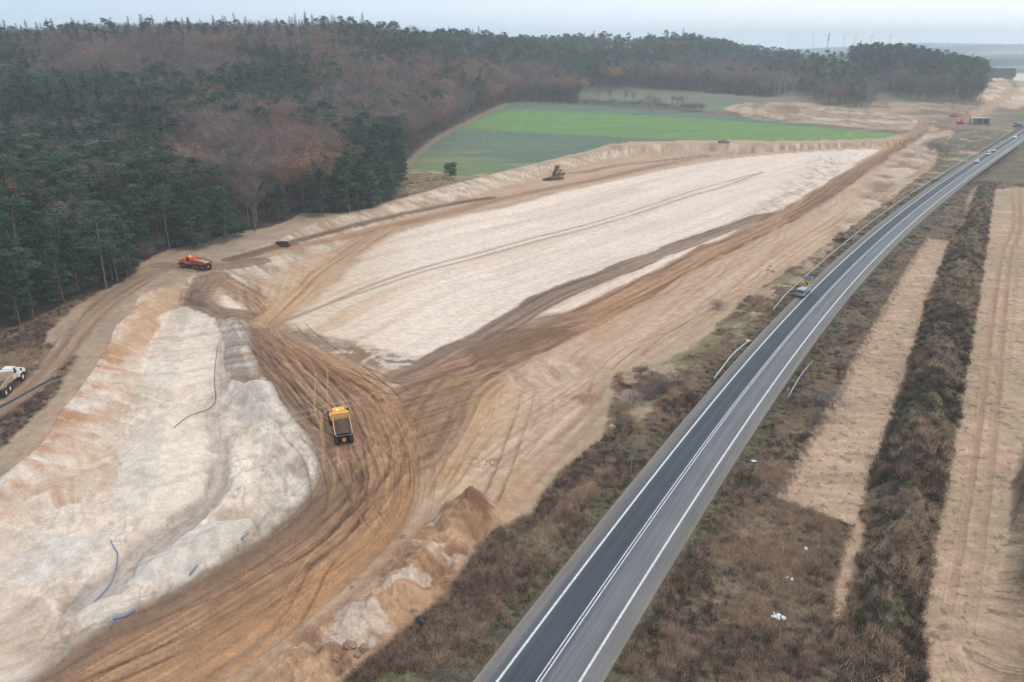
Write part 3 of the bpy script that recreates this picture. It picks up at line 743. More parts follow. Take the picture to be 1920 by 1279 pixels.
# sand peeping through the scrub on the near side of the verge
M = pmask(Wx, Wy, W([(1150,760),(1170,690),(1260,640),(1330,590),(1420,545),(1500,490),(1560,450),(1580,470),(1500,540),(1430,600),(1370,640),(1280,690),(1200,780)]), 5)
paint(M * sst(.40, .52, fbm(U / 4, V / 4, 4, seed=101)) * .9, mixc(PALE2, srgb(206, 178, 146, K), n_sm), 0.15)
M = pmask(Wx, Wy, smooth(W([(1165,800),(1175,775),(1205,758),(1225,760),(1210,785),(1185,805)]), 3), .8)
paint(M * .9, mixc(PALE2, PALE, n_sm), 0.2)
# green in the verges
i, d, sg, s = near_path(GX, GY, ROADC, 22)
gl = sst(5.3, 6.2, d) * sst(10.5, 7.5, d + 3.0 * (n_mid[i] - .5))
gl = gl * np.where(sg < 0, .7, .7) * (.3 + .7 * sst(.35, .6, n_mid[i]))
paint(gl.astype(np.float32), mixc(srgb(78, 74, 60, KV), srgb(100, 102, 74, KV), contrast(n_sm[i])), 1.0, 7, idx=i)
gl = sst(.50, .60, fbm(rs[i] / 14., rd[i] / 5., 4, seed=103)) * np.where(sg < 0, .6, .25) * sst(9, 12, d)
paint((gl * (1 - m_site[i])).astype(np.float32), mixc(srgb(92, 98, 62, KV), srgb(124, 130, 80, KV), n_sm[i]), idx=i)
# dark hedge-like edge of the verge along the site
i, d, sg, s = near_path(Wx, Wy, smooth(W([(560,1400),(645,1285),(700,1235),(760,1187),(800,1155),(840,1112),(880,1062),(930,1005),(985,962),(1025,925),(1085,872),(1125,832),(1155,790)])), 5)
paint((sst(2.6, 1.4, np.abs(sg - 1.3)) * .85 * sst(0, .3, sg)).astype(np.float32), mixc(srgb(80, 68, 58, KV), srgb(112, 92, 76, KV), n_sm[i]), 1.0, idx=i)

# ---- right-hand plots
S1 = W([(1740,449),(1783,451),(1765,502),(1736,577),(1715,646),(1672,793),(1630,916),(1618,961),(1630,980),(1603,1085),(1583,1160),(1560,1150),(1575,1060),(1603,982),(1560,968),
        (1465,940),(1500,868),(1540,796),(1580,728),(1620,650),(1660,580),(1700,510)])
S2 = W([(1866,354),(1920,350),(2090,340),(2000,620),(1914,860),(1907,901),(1905,1010),(1914,1137),(1918,1279),(1920,1450),(1722,1450),(1731,1279),(1727,1175),(1753,1002),(1791,822),(1816,671),(1839,534),(1852,448)])
S3 = W([(1808,412),(1812,380),(1826,352),(1838,352),(1822,385),(1812,425),(1800,432)])
m1 = pmask(U + .5 * (n_sm - .5), V + .5 * (n_mid - .5), S1, .35)
m2 = pmask(U + 1.0 * (n_sm - .5), V + .8 * (n_mid - .5), S2, .5)
m3 = pmask(U, V, S3, .8) * .7
hz = vnoise(V / .55, U / 5.) * .5 + vnoise(V / 1.5 + 4, U / 9.) * .5
pc = mixc(srgb(176, 146, 122, K), srgb(216, 184, 154, K), contrast(hz * .4 + .3 * n_mid + .3 * n_sm, 2.4))
pc = pc * (1 - .35 * sst(.55, .68, n_big)[:, None]) + srgb(160, 148, 112, K) * (.35 * sst(.55, .68, n_big)[:, None])
for m in (m1, m2, m3): paint(m, pc, 0.15, 8)
spk = sst(.64, .72, fbm(U / .8, V / .8, 3, seed=105)) * np.maximum(m1, m2)
paint(spk * .6, srgb(104, 100, 76, K))
tracks([(1905,350),(1908,420),(1890,470),(1872,600),(1855,800),(1830,1000),(1805,1180)], 4, .5, srgb(176, 140, 112, K), srgb(168, 130, 104, K), seed=35, w=(.5, .6), a=(.45, .6), wander=.15)
tracks([(1920,350),(1916,420),(1912,600),(1893,800),(1872,1000),(1850,1180)], 3, .5, srgb(176, 140, 112, K), srgb(168, 130, 104, K), seed=36, w=(.5, .6), a=(.3, .5), wander=.15)
tracks([(1790,1160),(1820,1230),(1850,1300)], 2, .6, srgb(150, 112, 86, K), srgb(140, 104, 80, K), seed=37, w=(.5, .7), a=(.6, .8), wander=.1)
BERM = W([(1834,351),(1866,354),(1852,448),(1839,534),(1816,671),(1791,822),(1753,1002),(1727,1175),(1731,1279),(1722,1450),(1560,1450),(1568,1279),(1585,1165),(1603,1085),(1630,980),(1618,961),
          (1630,916),(1672,793),(1715,646),(1736,577),(1765,502),(1783,451),(1806,420)])
m_be = pmask(U + .8 * (n_sm - .5), V + .8 * (n_mid - .5), BERM, .6)
bcx = mixc(srgb(74, 64, 56, KV), srgb(140, 116, 94, KV), contrast(n_sm * .5 + fbm(U / 3, V / 3, 4, seed=106) * .5, 2.4))
gg = (sst(.48, .6, fbm(U / 6, V / 9, 4, seed=107)) * .6)[:, None]
bcx = bcx * (1 - gg) + mixc(srgb(70, 80, 54, KV), srgb(104, 110, 74, KV), n_sm) * gg
paint(m_be, bcx, 1.0, 9)
cl = np.vstack([BERM, BERM[:1]])
i, d, sg, s = near_path(U, V, cl, 9)
bi = inside(U[i], V[i], BERM)
DZ[i] += np.where(bi, 3.8 * sst(0, 5.0, d) * (.75 + .5 * n_mid[i]) + (fbm(U[i] / 1.6, V[i] / 1.6, 3, seed=108) - .5) * 1.1 * sst(0, 2, d), 0)
k = np.nonzero(inside(U, V, BERM))[0]; k2 = np.setdiff1d(k, i, assume_unique=False)
DZ[k2] += 3.8 * (.75 + .5 * n_mid[k2])
# second berm at the right frame edge
B2 = W([(1907,901),(1905,1010),(1914,1137),(1918,1279),(1920,1450),(2200,1450),(2120,1100),(2060,860),(1950,850)])
m_b2 = pmask(U + .8 * (n_sm - .5), V, B2, .6)
paint(m_b2, bcx, 1.0, 9); DZ += m_b2 * (1.2 + .8 * n_mid)
# small scarp at the left edge of the plot, litter of pale straw
i, d, sg, s = near_path(U, V, smooth(W([(1742,447),(1700,508),(1658,580),(1618,650),(1578,728),(1536,800),(1497,868),(1460,942)]), 8), 2.2)
zz = .45 * np.sin(s * 2.3) + .3 * np.sin(s * 5.1 + 1)
m = sst(.9, .35, np.abs(sg + .2 + zz * .5))
paint((m * .8).astype(np.float32), mixc(srgb(126, 104, 84, K), srgb(188, 164, 136, K), contrast(vnoise(s * 1.2, sg * 2), 2)), .4, idx=i)
DZ[i] += m * .35
DZ[:] -= .45 * np.maximum(m1, m2)

# ---- generic roughness
soft = (1 - sst(250, 600, np.hypot(GX, GY)))
DZ += (fbm(U / 1.6, V / 1.6, 3, seed=111) - .5) * (.12 + .55 * VEG) * soft
DZ += (fbm(U / 9, V / 9, 3, seed=112) - .5) * .8 * VEG
flat = sst(11, 6.0, np.abs(rd))
roadz = 0.6
GZ = GZ + DZ * (1 - flat) + flat * (roadz - .12) + (1 - flat) * .55 * sst(26, 11, np.abs(rd)) * (1 - m_site)
shoulder_ok = np.abs(rd) < 5.0
C = np.clip(C, 0.01, .8)

def gz_at(x, y):
    """height of the finished ground (bilinear in the polar grid)"""
    r = math.hypot(x, y); th = math.atan2(x, y)
    rr = _rr.reshape(NR, NC)[:, 0]; tt = _th
    i = int(np.clip(np.searchsorted(rr, r) - 1, 0, NR - 2)); j = int(np.clip(np.searchsorted(tt, th) - 1, 0, NC - 2))
    fr = np.clip((r - rr[i]) / (rr[i + 1] - rr[i]), 0, 1); ft = np.clip((th - tt[j]) / (tt[j + 1] - tt[j]), 0, 1)
    Z = _Z2
    return float((Z[i, j] * (1 - ft) + Z[i, j + 1] * ft) * (1 - fr) + (Z[i + 1, j] * (1 - ft) + Z[i + 1, j + 1] * ft) * fr)
_th = np.arctan2(_sx, _cx).reshape(NR, NC)[0]; _th[0] = -math.pi; _th[-1] = math.pi
_Z2 = GZ.reshape(NR, NC)
def gz_np(x, y):
    r = np.hypot(x, y); th = np.arctan2(x, y)
    rr = _rr.reshape(NR, NC)[:, 0]
    i = np.clip(np.searchsorted(rr, r) - 1, 0, NR - 2); j = np.clip(np.searchsorted(_th, th) - 1, 0, NC - 2)
    fr = np.clip((r - rr[i]) / (rr[i + 1] - rr[i]), 0, 1); ft = np.clip((th - _th[j]) / (_th[j + 1] - _th[j]), 0, 1)
    Z = _Z2
    return (Z[i, j] * (1 - ft) + Z[i, j + 1] * ft) * (1 - fr) + (Z[i + 1, j] * (1 - ft) + Z[i + 1, j + 1] * ft) * fr

def at(px, py, zoff=0.0):
    """point of the ground seen at a pixel of the photograph"""
    z = 0.0
    for _ in range(25):
        x, y = unproj(px, py, z)
        z = .5 * z + .5 * (gz_at(float(x), float(y)))
    return Vector((float(x), float(y), gz_at(float(x), float(y)) + zoff))

# ------------------------------------------------------------------ materials
def new_mat(name):
    m = bpy.data.materials.new(name); m.use_nodes = True
    nt = m.node_tree
    b = nt.nodes.get('Principled BSDF')
    b.inputs['Specular IOR Level'].default_value = 0.2
    return m, nt, b

def N(nt, typ, **kw):
    n = nt.nodes.new(typ)
    for k, v in kw.items():
        if k in n.inputs: n.inputs[k].default_value = v
        else: setattr(n, k, v)
    return n

def ground_material():
    m, nt, b = new_mat('ground_soil')
    L = nt.links
    at_ = N(nt, 'ShaderNodeAttribute', attribute_name='Col')
    vg = N(nt, 'ShaderNodeAttribute', attribute_name='veg')
    geo = N(nt, 'ShaderNodeNewGeometry')
    n1 = N(nt, 'ShaderNodeTexNoise', Scale=2.6, Detail=6.0, Roughness=0.75)
    n2 = N(nt, 'ShaderNodeTexNoise', Scale=0.55, Detail=4.0, Roughness=0.7)
    L.new(geo.outputs['Position'], n1.inputs['Vector']); L.new(geo.outputs['Position'], n2.inputs['Vector'])
    mr = N(nt, 'ShaderNodeMapRange'); mr.inputs['From Min'].default_value = .3; mr.inputs['From Max'].default_value = .7
    mr.inputs['To Min'].default_value = .80; mr.inputs['To Max'].default_value = 1.18
    L.new(n1.outputs['Fac'], mr.inputs['Value'])
    mv = N(nt, 'ShaderNodeMapRange'); mv.inputs['From Min'].default_value = .3; mv.inputs['From Max'].default_value = .7
    mv.inputs['To Min'].default_value = .35; mv.inputs['To Max'].default_value = 1.65
    L.new(n1.outputs['Fac'], mv.inputs['Value'])
    mx = N(nt, 'ShaderNodeMix'); mx.data_type = 'FLOAT'
    L.new(vg.outputs['Fac'], mx.inputs[0]); L.new(mr.outputs[0], mx.inputs[2]); L.new(mv.outputs[0], mx.inputs[3])
    mr2 = N(nt, 'ShaderNodeMapRange'); mr2.inputs['From Min'].default_value = .3; mr2.inputs['From Max'].default_value = .7
    mr2.inputs['To Min'].default_value = .82; mr2.inputs['To Max'].default_value = 1.16
    L.new(n2.outputs['Fac'], mr2.inputs['Value'])
    mul = N(nt, 'ShaderNodeMath', operation='MULTIPLY')
    L.new(mx.outputs[0], mul.inputs[0]); L.new(mr2.outputs[0], mul.inputs[1])
    sc = N(nt, 'ShaderNodeVectorMath', operation='SCALE')
    L.new(at_.outputs['Color'], sc.inputs[0]); L.new(mul.outputs[0], sc.inputs['Scale'])
    L.new(sc.outputs[0], b.inputs['Base Color'])
    b.inputs['Roughness'].default_value = 0.95
    bp = N(nt, 'ShaderNodeBump', Strength=0.6, Distance=0.25)
    L.new(n1.outputs['Fac'], bp.inputs['Height'])
    L.new(bp.outputs[0], b.inputs['Normal'])
    return m
MAT_G = ground_material()

def build_ground():
    i = np.arange(NR - 1)[:, None] * NC; j = np.arange(NC - 1)[None, :]
    a = (i + j).ravel()
    F = np.stack([a, a + 1, a + NC + 1, a + NC], 1)
    F = F[:, ::-1]
    reg = REG[F[:, 0]]
    # beyond the works the whole country is plain ground
    names = {0: 'ground', 1: 'forest_floor', 2: 'crop_field', 3: 'building_site_soil', 4: 'sand_basin', 5: 'sand_pit', 6: 'haul_road', 7: 'grass_verge', 8: 'bare_soil_plot', 9: 'earth_bank'}
    P = np.stack([GX, GY, GZ], 1)
    for r, nm in names.items():
        f = F[reg == r]
        if not len(f): continue
        u, inv = np.unique(f, return_inverse=True)
        me = mesh_np(nm, P[u], inv.reshape(f.shape), (MAT_G,), True)
        ca = me.color_attributes.new('Col', 'FLOAT_COLOR', 'POINT')
        ca.data.foreach_set('color', np.concatenate([C[u], np.ones((len(u), 1), np.float32)], 1).astype(np.float32).ravel())
        va = me.attributes.new('veg', 'FLOAT', 'POINT'); va.data.foreach_set('value', VEG[u].astype(np.float32))
        tag(link(nm, me), kind='structure')
build_ground()

# ------------------------------------------------------------------ asphalt road
_e = np.gradient(ROADC, axis=0); _e /= np.hypot(_e[:, 0], _e[:, 1])[:, None]
ROADN = np.stack([_e[:, 1], -_e[:, 0]], 1)      # to the right
def roadbase(p): return macro(p[:, 0], p[:, 1]) + roadz
_rz = roadbase(ROADC)
_rz = np.convolve(np.pad(_rz, 6, mode='edge'), np.ones(13) / 13, 'valid')
def ribbon(name, offs, zoff, mat, crown=0.0, kind='structure', i0=0, i1=None):
    P = []; n = len(ROADC[i0:i1])
    for o in offs:
        q = ROADC[i0:i1] + ROADN[i0:i1] * o
        P.append(np.stack([q[:, 0], q[:, 1], _rz[i0:i1] + zoff - abs(o) * crown], 1))
    P = np.stack(P, 1).reshape(-1, 3); k = len(offs)
    a = (np.arange(n - 1)[:, None] * k + np.arange(k - 1)[None, :]).ravel()
    F = np.stack([a, a + 1, a + k + 1, a + k], 1)
    me = mesh_np(name, P, F, (mat,), True)
    oa = me.attributes.new('off', 'FLOAT', 'POINT'); oa.data.foreach_set('value', np.tile(np.array(offs, np.float32), n))
    ra = me.attributes.new('run', 'FLOAT', 'POINT'); ra.data.foreach_set('value', np.repeat(np.arange(n) * 4.0, k).astype(np.float32))
    o = link(name, me); tag(o, kind=kind); return o

def asphalt():
    m, nt, b = new_mat('asphalt'); L = nt.links
    at_ = N(nt, 'ShaderNodeAttribute', attribute_name='off')
    geo = N(nt, 'ShaderNodeNewGeometry')
    cr = N(nt, 'ShaderNodeValToRGB')
    mr = N(nt, 'ShaderNodeMapRange'); mr.inputs['From Min'].default_value = -6; mr.inputs['From Max'].default_value = 6
    L.new(at_.outputs['Fac'], mr.inputs['Value']); L.new(mr.outputs[0], cr.inputs['Fac'])
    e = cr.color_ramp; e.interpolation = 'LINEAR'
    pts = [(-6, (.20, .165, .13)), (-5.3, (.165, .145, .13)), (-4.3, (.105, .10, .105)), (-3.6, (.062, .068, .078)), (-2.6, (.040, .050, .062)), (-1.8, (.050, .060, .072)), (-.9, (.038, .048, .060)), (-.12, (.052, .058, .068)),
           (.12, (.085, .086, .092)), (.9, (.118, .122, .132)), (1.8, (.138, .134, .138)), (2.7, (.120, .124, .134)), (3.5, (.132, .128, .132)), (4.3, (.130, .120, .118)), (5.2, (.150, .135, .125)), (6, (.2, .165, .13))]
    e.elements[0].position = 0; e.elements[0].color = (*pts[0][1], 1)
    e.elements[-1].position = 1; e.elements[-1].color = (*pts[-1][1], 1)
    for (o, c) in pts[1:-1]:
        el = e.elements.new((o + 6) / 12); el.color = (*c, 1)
    n1 = N(nt, 'ShaderNodeTexNoise', Scale=6.0, Detail=5.0, Roughness=.8)
    n2 = N(nt, 'ShaderNodeTexNoise', Scale=.12, Detail=3.0)
    L.new(geo.outputs['Position'], n1.inputs['Vector']); L.new(geo.outputs['Position'], n2.inputs['Vector'])
    a = N(nt, 'ShaderNodeMapRange'); a.inputs['To Min'].default_value = .72; a.inputs['To Max'].default_value = 1.28
    L.new(n1.outputs['Fac'], a.inputs['Value'])
    c = N(nt, 'ShaderNodeMapRange'); c.inputs['To Min'].default_value = .8; c.inputs['To Max'].default_value = 1.2
    L.new(n2.outputs['Fac'], c.inputs['Value'])
    mu = N(nt, 'ShaderNodeMath', operation='MULTIPLY'); L.new(a.outputs[0], mu.inputs[0]); L.new(c.outputs[0], mu.inputs[1])
    ru = N(nt, 'ShaderNodeAttribute', attribute_name='run'); cx = N(nt, 'ShaderNodeCombineXYZ')
    m1 = N(nt, 'ShaderNodeMath', operation='MULTIPLY'); m1.inputs[1].default_value = 2.2; L.new(at_.outputs['Fac'], m1.inputs[0])
    m2 = N(nt, 'ShaderNodeMath', operation='MULTIPLY'); m2.inputs[1].default_value = .035; L.new(ru.outputs['Fac'], m2.inputs[0])
    L.new(m1.outputs[0], cx.inputs['X']); L.new(m2.outputs[0], cx.inputs['Y'])
    n3 = N(nt, 'ShaderNodeTexNoise', Scale=1.0, Detail=4.0, Roughness=.6); L.new(cx.outputs[0], n3.inputs['Vector'])
    d3 = N(nt, 'ShaderNodeMapRange'); d3.inputs['From Min'].default_value = .3; d3.inputs['From Max'].default_value = .7; d3.inputs['To Min'].default_value = .80; d3.inputs['To Max'].default_value = 1.22
    L.new(n3.outputs['Fac'], d3.inputs['Value'])
    mu2 = N(nt, 'ShaderNodeMath', operation='MULTIPLY'); L.new(mu.outputs[0], mu2.inputs[0]); L.new(d3.outputs[0], mu2.inputs[1])
    s = N(nt, 'ShaderNodeVectorMath', operation='SCALE'); L.new(cr.outputs[0], s.inputs[0]); L.new(mu2.outputs[0], s.inputs['Scale'])
    L.new(s.outputs[0], b.inputs['Base Color']); b.inputs['Roughness'].default_value = .75
    b.inputs['Specular IOR Level'].default_value = .35
    return m
def simple(name, col, rough=.7, metal=0.0, noise=.0, scale=3.0, spec=.3, emit=None):
    m, nt, b = new_mat(name)
    b.inputs['Base Color'].default_value = (*col, 1); b.inputs['Roughness'].default_value = rough; b.inputs['Metallic'].default_value = metal
    b.inputs['Specular IOR Level'].default_value = spec
    if noise > 0:
        tc = N(nt, 'ShaderNodeTexCoord')
        n1 = N(nt, 'ShaderNodeTexNoise', Scale=scale, Detail=5.0, Roughness=.7); nt.links.new(tc.outputs['Object'], n1.inputs['Vector'])
        a = N(nt, 'ShaderNodeMapRange'); a.inputs['From Min'].default_value = .3; a.inputs['From Max'].default_value = .7
        a.inputs['To Min'].default_value = 1 - noise; a.inputs['To Max'].default_value = 1 + noise
        nt.links.new(n1.outputs['Fac'], a.inputs['Value'])
        s = N(nt, 'ShaderNodeVectorMath', operation='SCALE'); s.inputs[0].default_value = col; nt.links.new(a.outputs[0], s.inputs['Scale'])
        nt.links.new(s.outputs[0], b.inputs['Base Color'])
    if emit:
        b.inputs['Emission Color'].default_value = (*emit[0], 1); b.inputs['Emission Strength'].default_value = emit[1]
    return m
M_ASPH = asphalt()
M_LINE = simple('road_paint', (.55, .55, .54), .6, noise=.30, scale=3)
_no = [-6.2, -5.6, -5.0, -4.3, -3.8, -2.6, -1.8, -.9, -.02, .02, .9, 1.8, 2.7, 3.5, 4.2, 5.0, 5.6, 6.2]
OFFS = [o * .92 for o in _no]
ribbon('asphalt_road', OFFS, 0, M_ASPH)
ribbon('road_marking', [-3.72, -3.46], .006, M_LINE)
ribbon('road_marking', [3.46, 3.72], .006, M_LINE)
ribbon('road_marking', [-.25, -.12], .006, M_LINE)
ribbon('road_marking', [.12, .25], .006, M_LINE)
# ------------------------------------------------------------------ trees
def leaf_mat(name, c1, c2, hue=.02, val=.35, trans=0.0):
    m, nt, b = new_mat(name); L = nt.links
    oi = N(nt, 'ShaderNodeObjectInfo'); at_ = N(nt, 'ShaderNodeAttribute', attribute_name='tint')
    mix = N(nt, 'ShaderNodeMix'); mix.data_type = 'RGBA'
    mix.inputs[6].default_value = (*c1, 1); mix.inputs[7].default_value = (*c2, 1)
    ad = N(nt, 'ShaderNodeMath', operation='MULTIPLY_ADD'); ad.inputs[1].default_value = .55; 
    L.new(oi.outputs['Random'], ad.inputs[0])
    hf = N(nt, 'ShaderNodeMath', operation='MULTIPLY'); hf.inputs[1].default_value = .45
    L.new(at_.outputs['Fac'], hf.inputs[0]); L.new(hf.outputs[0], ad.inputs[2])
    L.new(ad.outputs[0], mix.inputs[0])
    hs = N(nt, 'ShaderNodeHueSaturation')
    mr = N(nt, 'ShaderNodeMapRange'); mr.inputs['To Min'].default_value = 1 - val; mr.inputs['To Max'].default_value = 1 + val
    wn = N(nt, 'ShaderNodeTexWhiteNoise'); wn.noise_dimensions = '1D'; L.new(oi.outputs['Random'], wn.inputs['W'])
    L.new(wn.outputs['Value'], mr.inputs['Value']); L.new(mr.outputs[0], hs.inputs['Value'])
    L.new(mix.outputs[2], hs.inputs['Color']); L.new(hs.outputs[0], b.inputs['Base Color'])
    b.inputs['Roughness'].default_value = .8; b.inputs['Specular IOR Level'].default_value = .1
    return m
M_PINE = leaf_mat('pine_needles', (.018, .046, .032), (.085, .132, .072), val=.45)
M_SPR = leaf_mat('spruce_needles', (.014, .036, .030), (.045, .080, .056))
M_TWIG = leaf_mat('bare_twigs', (.100, .076, .076), (.235, .180, .165), val=.38)
M_RUST = leaf_mat('rusty_leaves', (.18, .075, .035), (.46, .20, .08), val=.4)
M_BARK = simple('bark', (.15, .115, .095), .9, noise=.35, scale=2.0)
M_BIRCH = simple('birch_bark', (.42, .40, .37), .9, noise=.3, scale=1.0)

class TB:
    """collects triangles"""
    def __init__(s): s.v = []; s.f = []; s.t = []; s.n = 0
    def tris(s, P, tint):          # P: (n,3,3)
        n = len(P); s.v.append(P.reshape(-1, 3)); s.f.append(np.arange(s.n, s.n + 3 * n).reshape(-1, 3)); s.n += 3 * n
        s.t.append(np.repeat(tint, 3))
    def tube(s, pts, rad, sides=5):
        pts = np.asarray(pts, float); k = len(pts); rings = []
        for i in range(k):
            d = pts[min(i + 1, k - 1)] - pts[max(i - 1, 0)]; d /= np.linalg.norm(d) + 1e-9
            a = np.cross(d, [0.3, 0.9, .1]); a /= np.linalg.norm(a) + 1e-9; b_ = np.cross(d, a)
            th = np.arange(sides) * 2 * np.pi / sides
            rings.append(pts[i] + rad[i] * (np.cos(th)[:, None] * a + np.sin(th)[:, None] * b_))
        V_ = np.vstack(rings); F = []
        for i in range(k - 1):
            for j in range(sides):
                a0 = i * sides + j; a1 = i * sides + (j + 1) % sides
                F.append((a0, a1, a1 + sides)); F.append((a0, a1 + sides, a0 + sides))
        s.v.append(V_); s.f.append(np.array(F) + s.n); s.n += len(V_); s.t.append(np.full(len(V_), .5))
    def mesh(s, name, mats, smooth_=False):
        me = mesh_np(name, np.vstack(s.v), np.vstack(s.f), mats, smooth_)
        a = me.attributes.new('tint', 'FLOAT', 'POINT'); a.data.foreach_set('value', np.concatenate(s.t).astype(np.float32))
        return me

def rdir(rg, n, up=0.0):
    v = rg.normal(size=(n, 3)); v[:, 2] += up; return v / np.linalg.norm(v, axis=1)[:, None]

def leaves(tb, rg, cen, rad, n, size, flat=.5, tlo=0., thi=1., shell=.35):
    p = rdir(rg, n) * (rg.rand(n)[:, None] ** shell)
    c = cen + p * rad
    a = rdir(rg, n); a[:, 2] *= flat; b_ = rdir(rg, n); b_[:, 2] *= flat
    sz = size * rg.uniform(.6, 1.4, n)[:, None]
    P = np.stack([c - a * sz * .5, c + a * sz * .5, c + b_ * sz * .8], 1)
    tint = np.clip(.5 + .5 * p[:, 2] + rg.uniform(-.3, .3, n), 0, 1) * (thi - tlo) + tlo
    tb.tris(P, tint)

def spray(tb, rg, base, dirs, length, width):
    """thin twigs: long slivers"""
    n = len(base)
    tip = base + dirs * length[:, None]
    side = np.cross(dirs, rdir(rg, n)); side /= np.linalg.norm(side, axis=1)[:, None] + 1e-9
    P = np.stack([base - side * width / 2, base + side * width / 2, tip], 1)
    tb.tris(P, rg.rand(n))

def make_pine(seed, h=20., dense=1.0, low=.40):
    rg = np.random.RandomState(seed); tr = TB(); cr = TB()
    lean = rg.normal(size=2) * .5
    zz = np.linspace(0, h * .96, 8)
    pts = np.stack([lean[0] * (zz / h) ** 2 + .25 * np.sin(zz / 4 + seed), lean[1] * (zz / h) ** 2 + .2 * np.cos(zz / 5), zz], 1)
    tr.tube(pts, .24 * (1 - zz / h * .8) * h / 20, 6)
    npad = int(34 * dense)
    for k in range(npad):
        f = rg.uniform(low, 1.0) if k > 4 else rg.uniform(.9, 1.0)
        z = h * f; R_ = ((1.0 - ((f - .62) / .42) ** 2 * .75) if low > .2 else (1.05 - f ** 2.2)) * (4.0 if low > .2 else 5.2) * h / 20
        R_ = max(R_, .5) * rg.uniform(.35, 1.0)
        an = rg.uniform(0, 6.283); c = np.array([np.interp(z, pts[:, 2], pts[:, 0]), np.interp(z, pts[:, 2], pts[:, 1]), z])
        e = c + np.array([math.cos(an) * R_, math.sin(an) * R_, rg.uniform(-.1, .9)])
        tr.tube(np.array([c - [0, 0, .5], (c + e) / 2 + [0, 0, .1], e]), np.array([.08, .05, .02]), 3)
        rr = rg.uniform(.95, 1.75) * h / 20
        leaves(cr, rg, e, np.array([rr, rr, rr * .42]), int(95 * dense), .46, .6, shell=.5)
    for k in range(3):      # dead lower branches
        z = h * rg.uniform(.25, .5); an = rg.uniform(0, 6.3); c = np.array([pts[2][0], pts[2][1], z])
        tr.tube(np.array([c, c + [math.cos(an) * 1.5, math.sin(an) * 1.5, -.1]]), np.array([.05, .015]), 3)
    return tr, cr

def make_spruce(seed, h=23.):
    rg = np.random.RandomState(seed); tr = TB(); cr = TB()
    zz = np.linspace(0, h, 6); tr.tube(np.stack([zz * 0, zz * 0, zz], 1), .25 * (1 - zz / h) + .02, 5)
    lev = 26
    for i in range(lev):
        f = i / (lev - 1.); z = h * (.18 + .80 * f); R_ = (3.3 * (1 - f) ** .85 + .25) * rg.uniform(.8, 1.15)
        nb = 9 if f < .7 else 6
        for k in range(nb):
            an = rg.uniform(0, 6.283); t = rg.rand(11) ** .7
            c = np.stack([np.cos(an) * R_ * t, np.sin(an) * R_ * t, z - .30 * R_ * t + .12 * R_ * t ** 3], 1)
            w_ = .55 * (1.1 - t * .6)
            a = np.stack([-np.sin(an) * w_, np.cos(an) * w_, w_ * 0 - .15], 1) * rg.choice([-1, 1], len(t))[:, None]
            o = np.stack([np.cos(an) * .55 + 0 * t, np.sin(an) * .55 + 0 * t, -.25 + rg.uniform(-.2, .2, len(t))], 1)
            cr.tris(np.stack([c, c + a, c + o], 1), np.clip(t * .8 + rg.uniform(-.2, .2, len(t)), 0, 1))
    return tr, cr

def branching(rg, h, spread, ntw, forks=11, first=.28, shape=1.0):
    """limbs of a broadleaf tree; returns trunk/limb tubes, and twig seeds on the outer shell"""
    tubes = []; seeds = []; dirs = []
    top = h * .55
    zz = np.linspace(0, top, 5); tx = .3 * rg.normal() * (zz / top) ** 2; ty = .3 * rg.normal() * (zz / top) ** 2
    tubes.append((np.stack([tx, ty, zz], 1), np.interp(zz, [0, top], [.30, .15]) * h / 18, 6))
    for k in range(forks):
        z0 = h * rg.uniform(first, .55); an = k * 2.4 + rg.uniform(-.5, .5)
        el = rg.uniform(.55, 1.25); L_ = (h - z0) * rg.uniform(.75, 1.0) / max(math.sin(el), .6) * .92
        d = np.array([math.cos(an) * math.cos(el), math.sin(an) * math.cos(el), math.sin(el)])
        c = np.array([np.interp(z0, zz, tx), np.interp(z0, zz, ty), z0])
        p = [c]; 
        for q in range(4):
            d2 = d + np.array([0, 0, .14 * q]) + rg.normal(size=3) * .12; d2 /= np.linalg.norm(d2)
            p.append(p[-1] + d2 * L_ / 4 * np.array([spread, spread, 1]))
        p = np.array(p); tubes.append((p, np.array([.12, .09, .06, .04, .015]) * h / 18, 4))
        for q in range(7):
            f = rg.uniform(.35, 1.0); b0 = np.array([np.interp(f * 4, range(5), p[:, j]) for j in range(3)])
            e = rdir(rg, 1, .5)[0] * rg.uniform(1.0, 2.4) * h / 18
            tubes.append((np.array([b0, b0 + e * .5 + rg.normal(size=3) * .1, b0 + e]), np.array([.05, .03, .012]) * h / 18, 3))
            seeds.append(b0 + e * .6); dirs.append(e / np.linalg.norm(e))
            seeds.append(b0 + e); dirs.append(e / np.linalg.norm(e))
    return tubes, np.array(seeds), np.array(dirs)

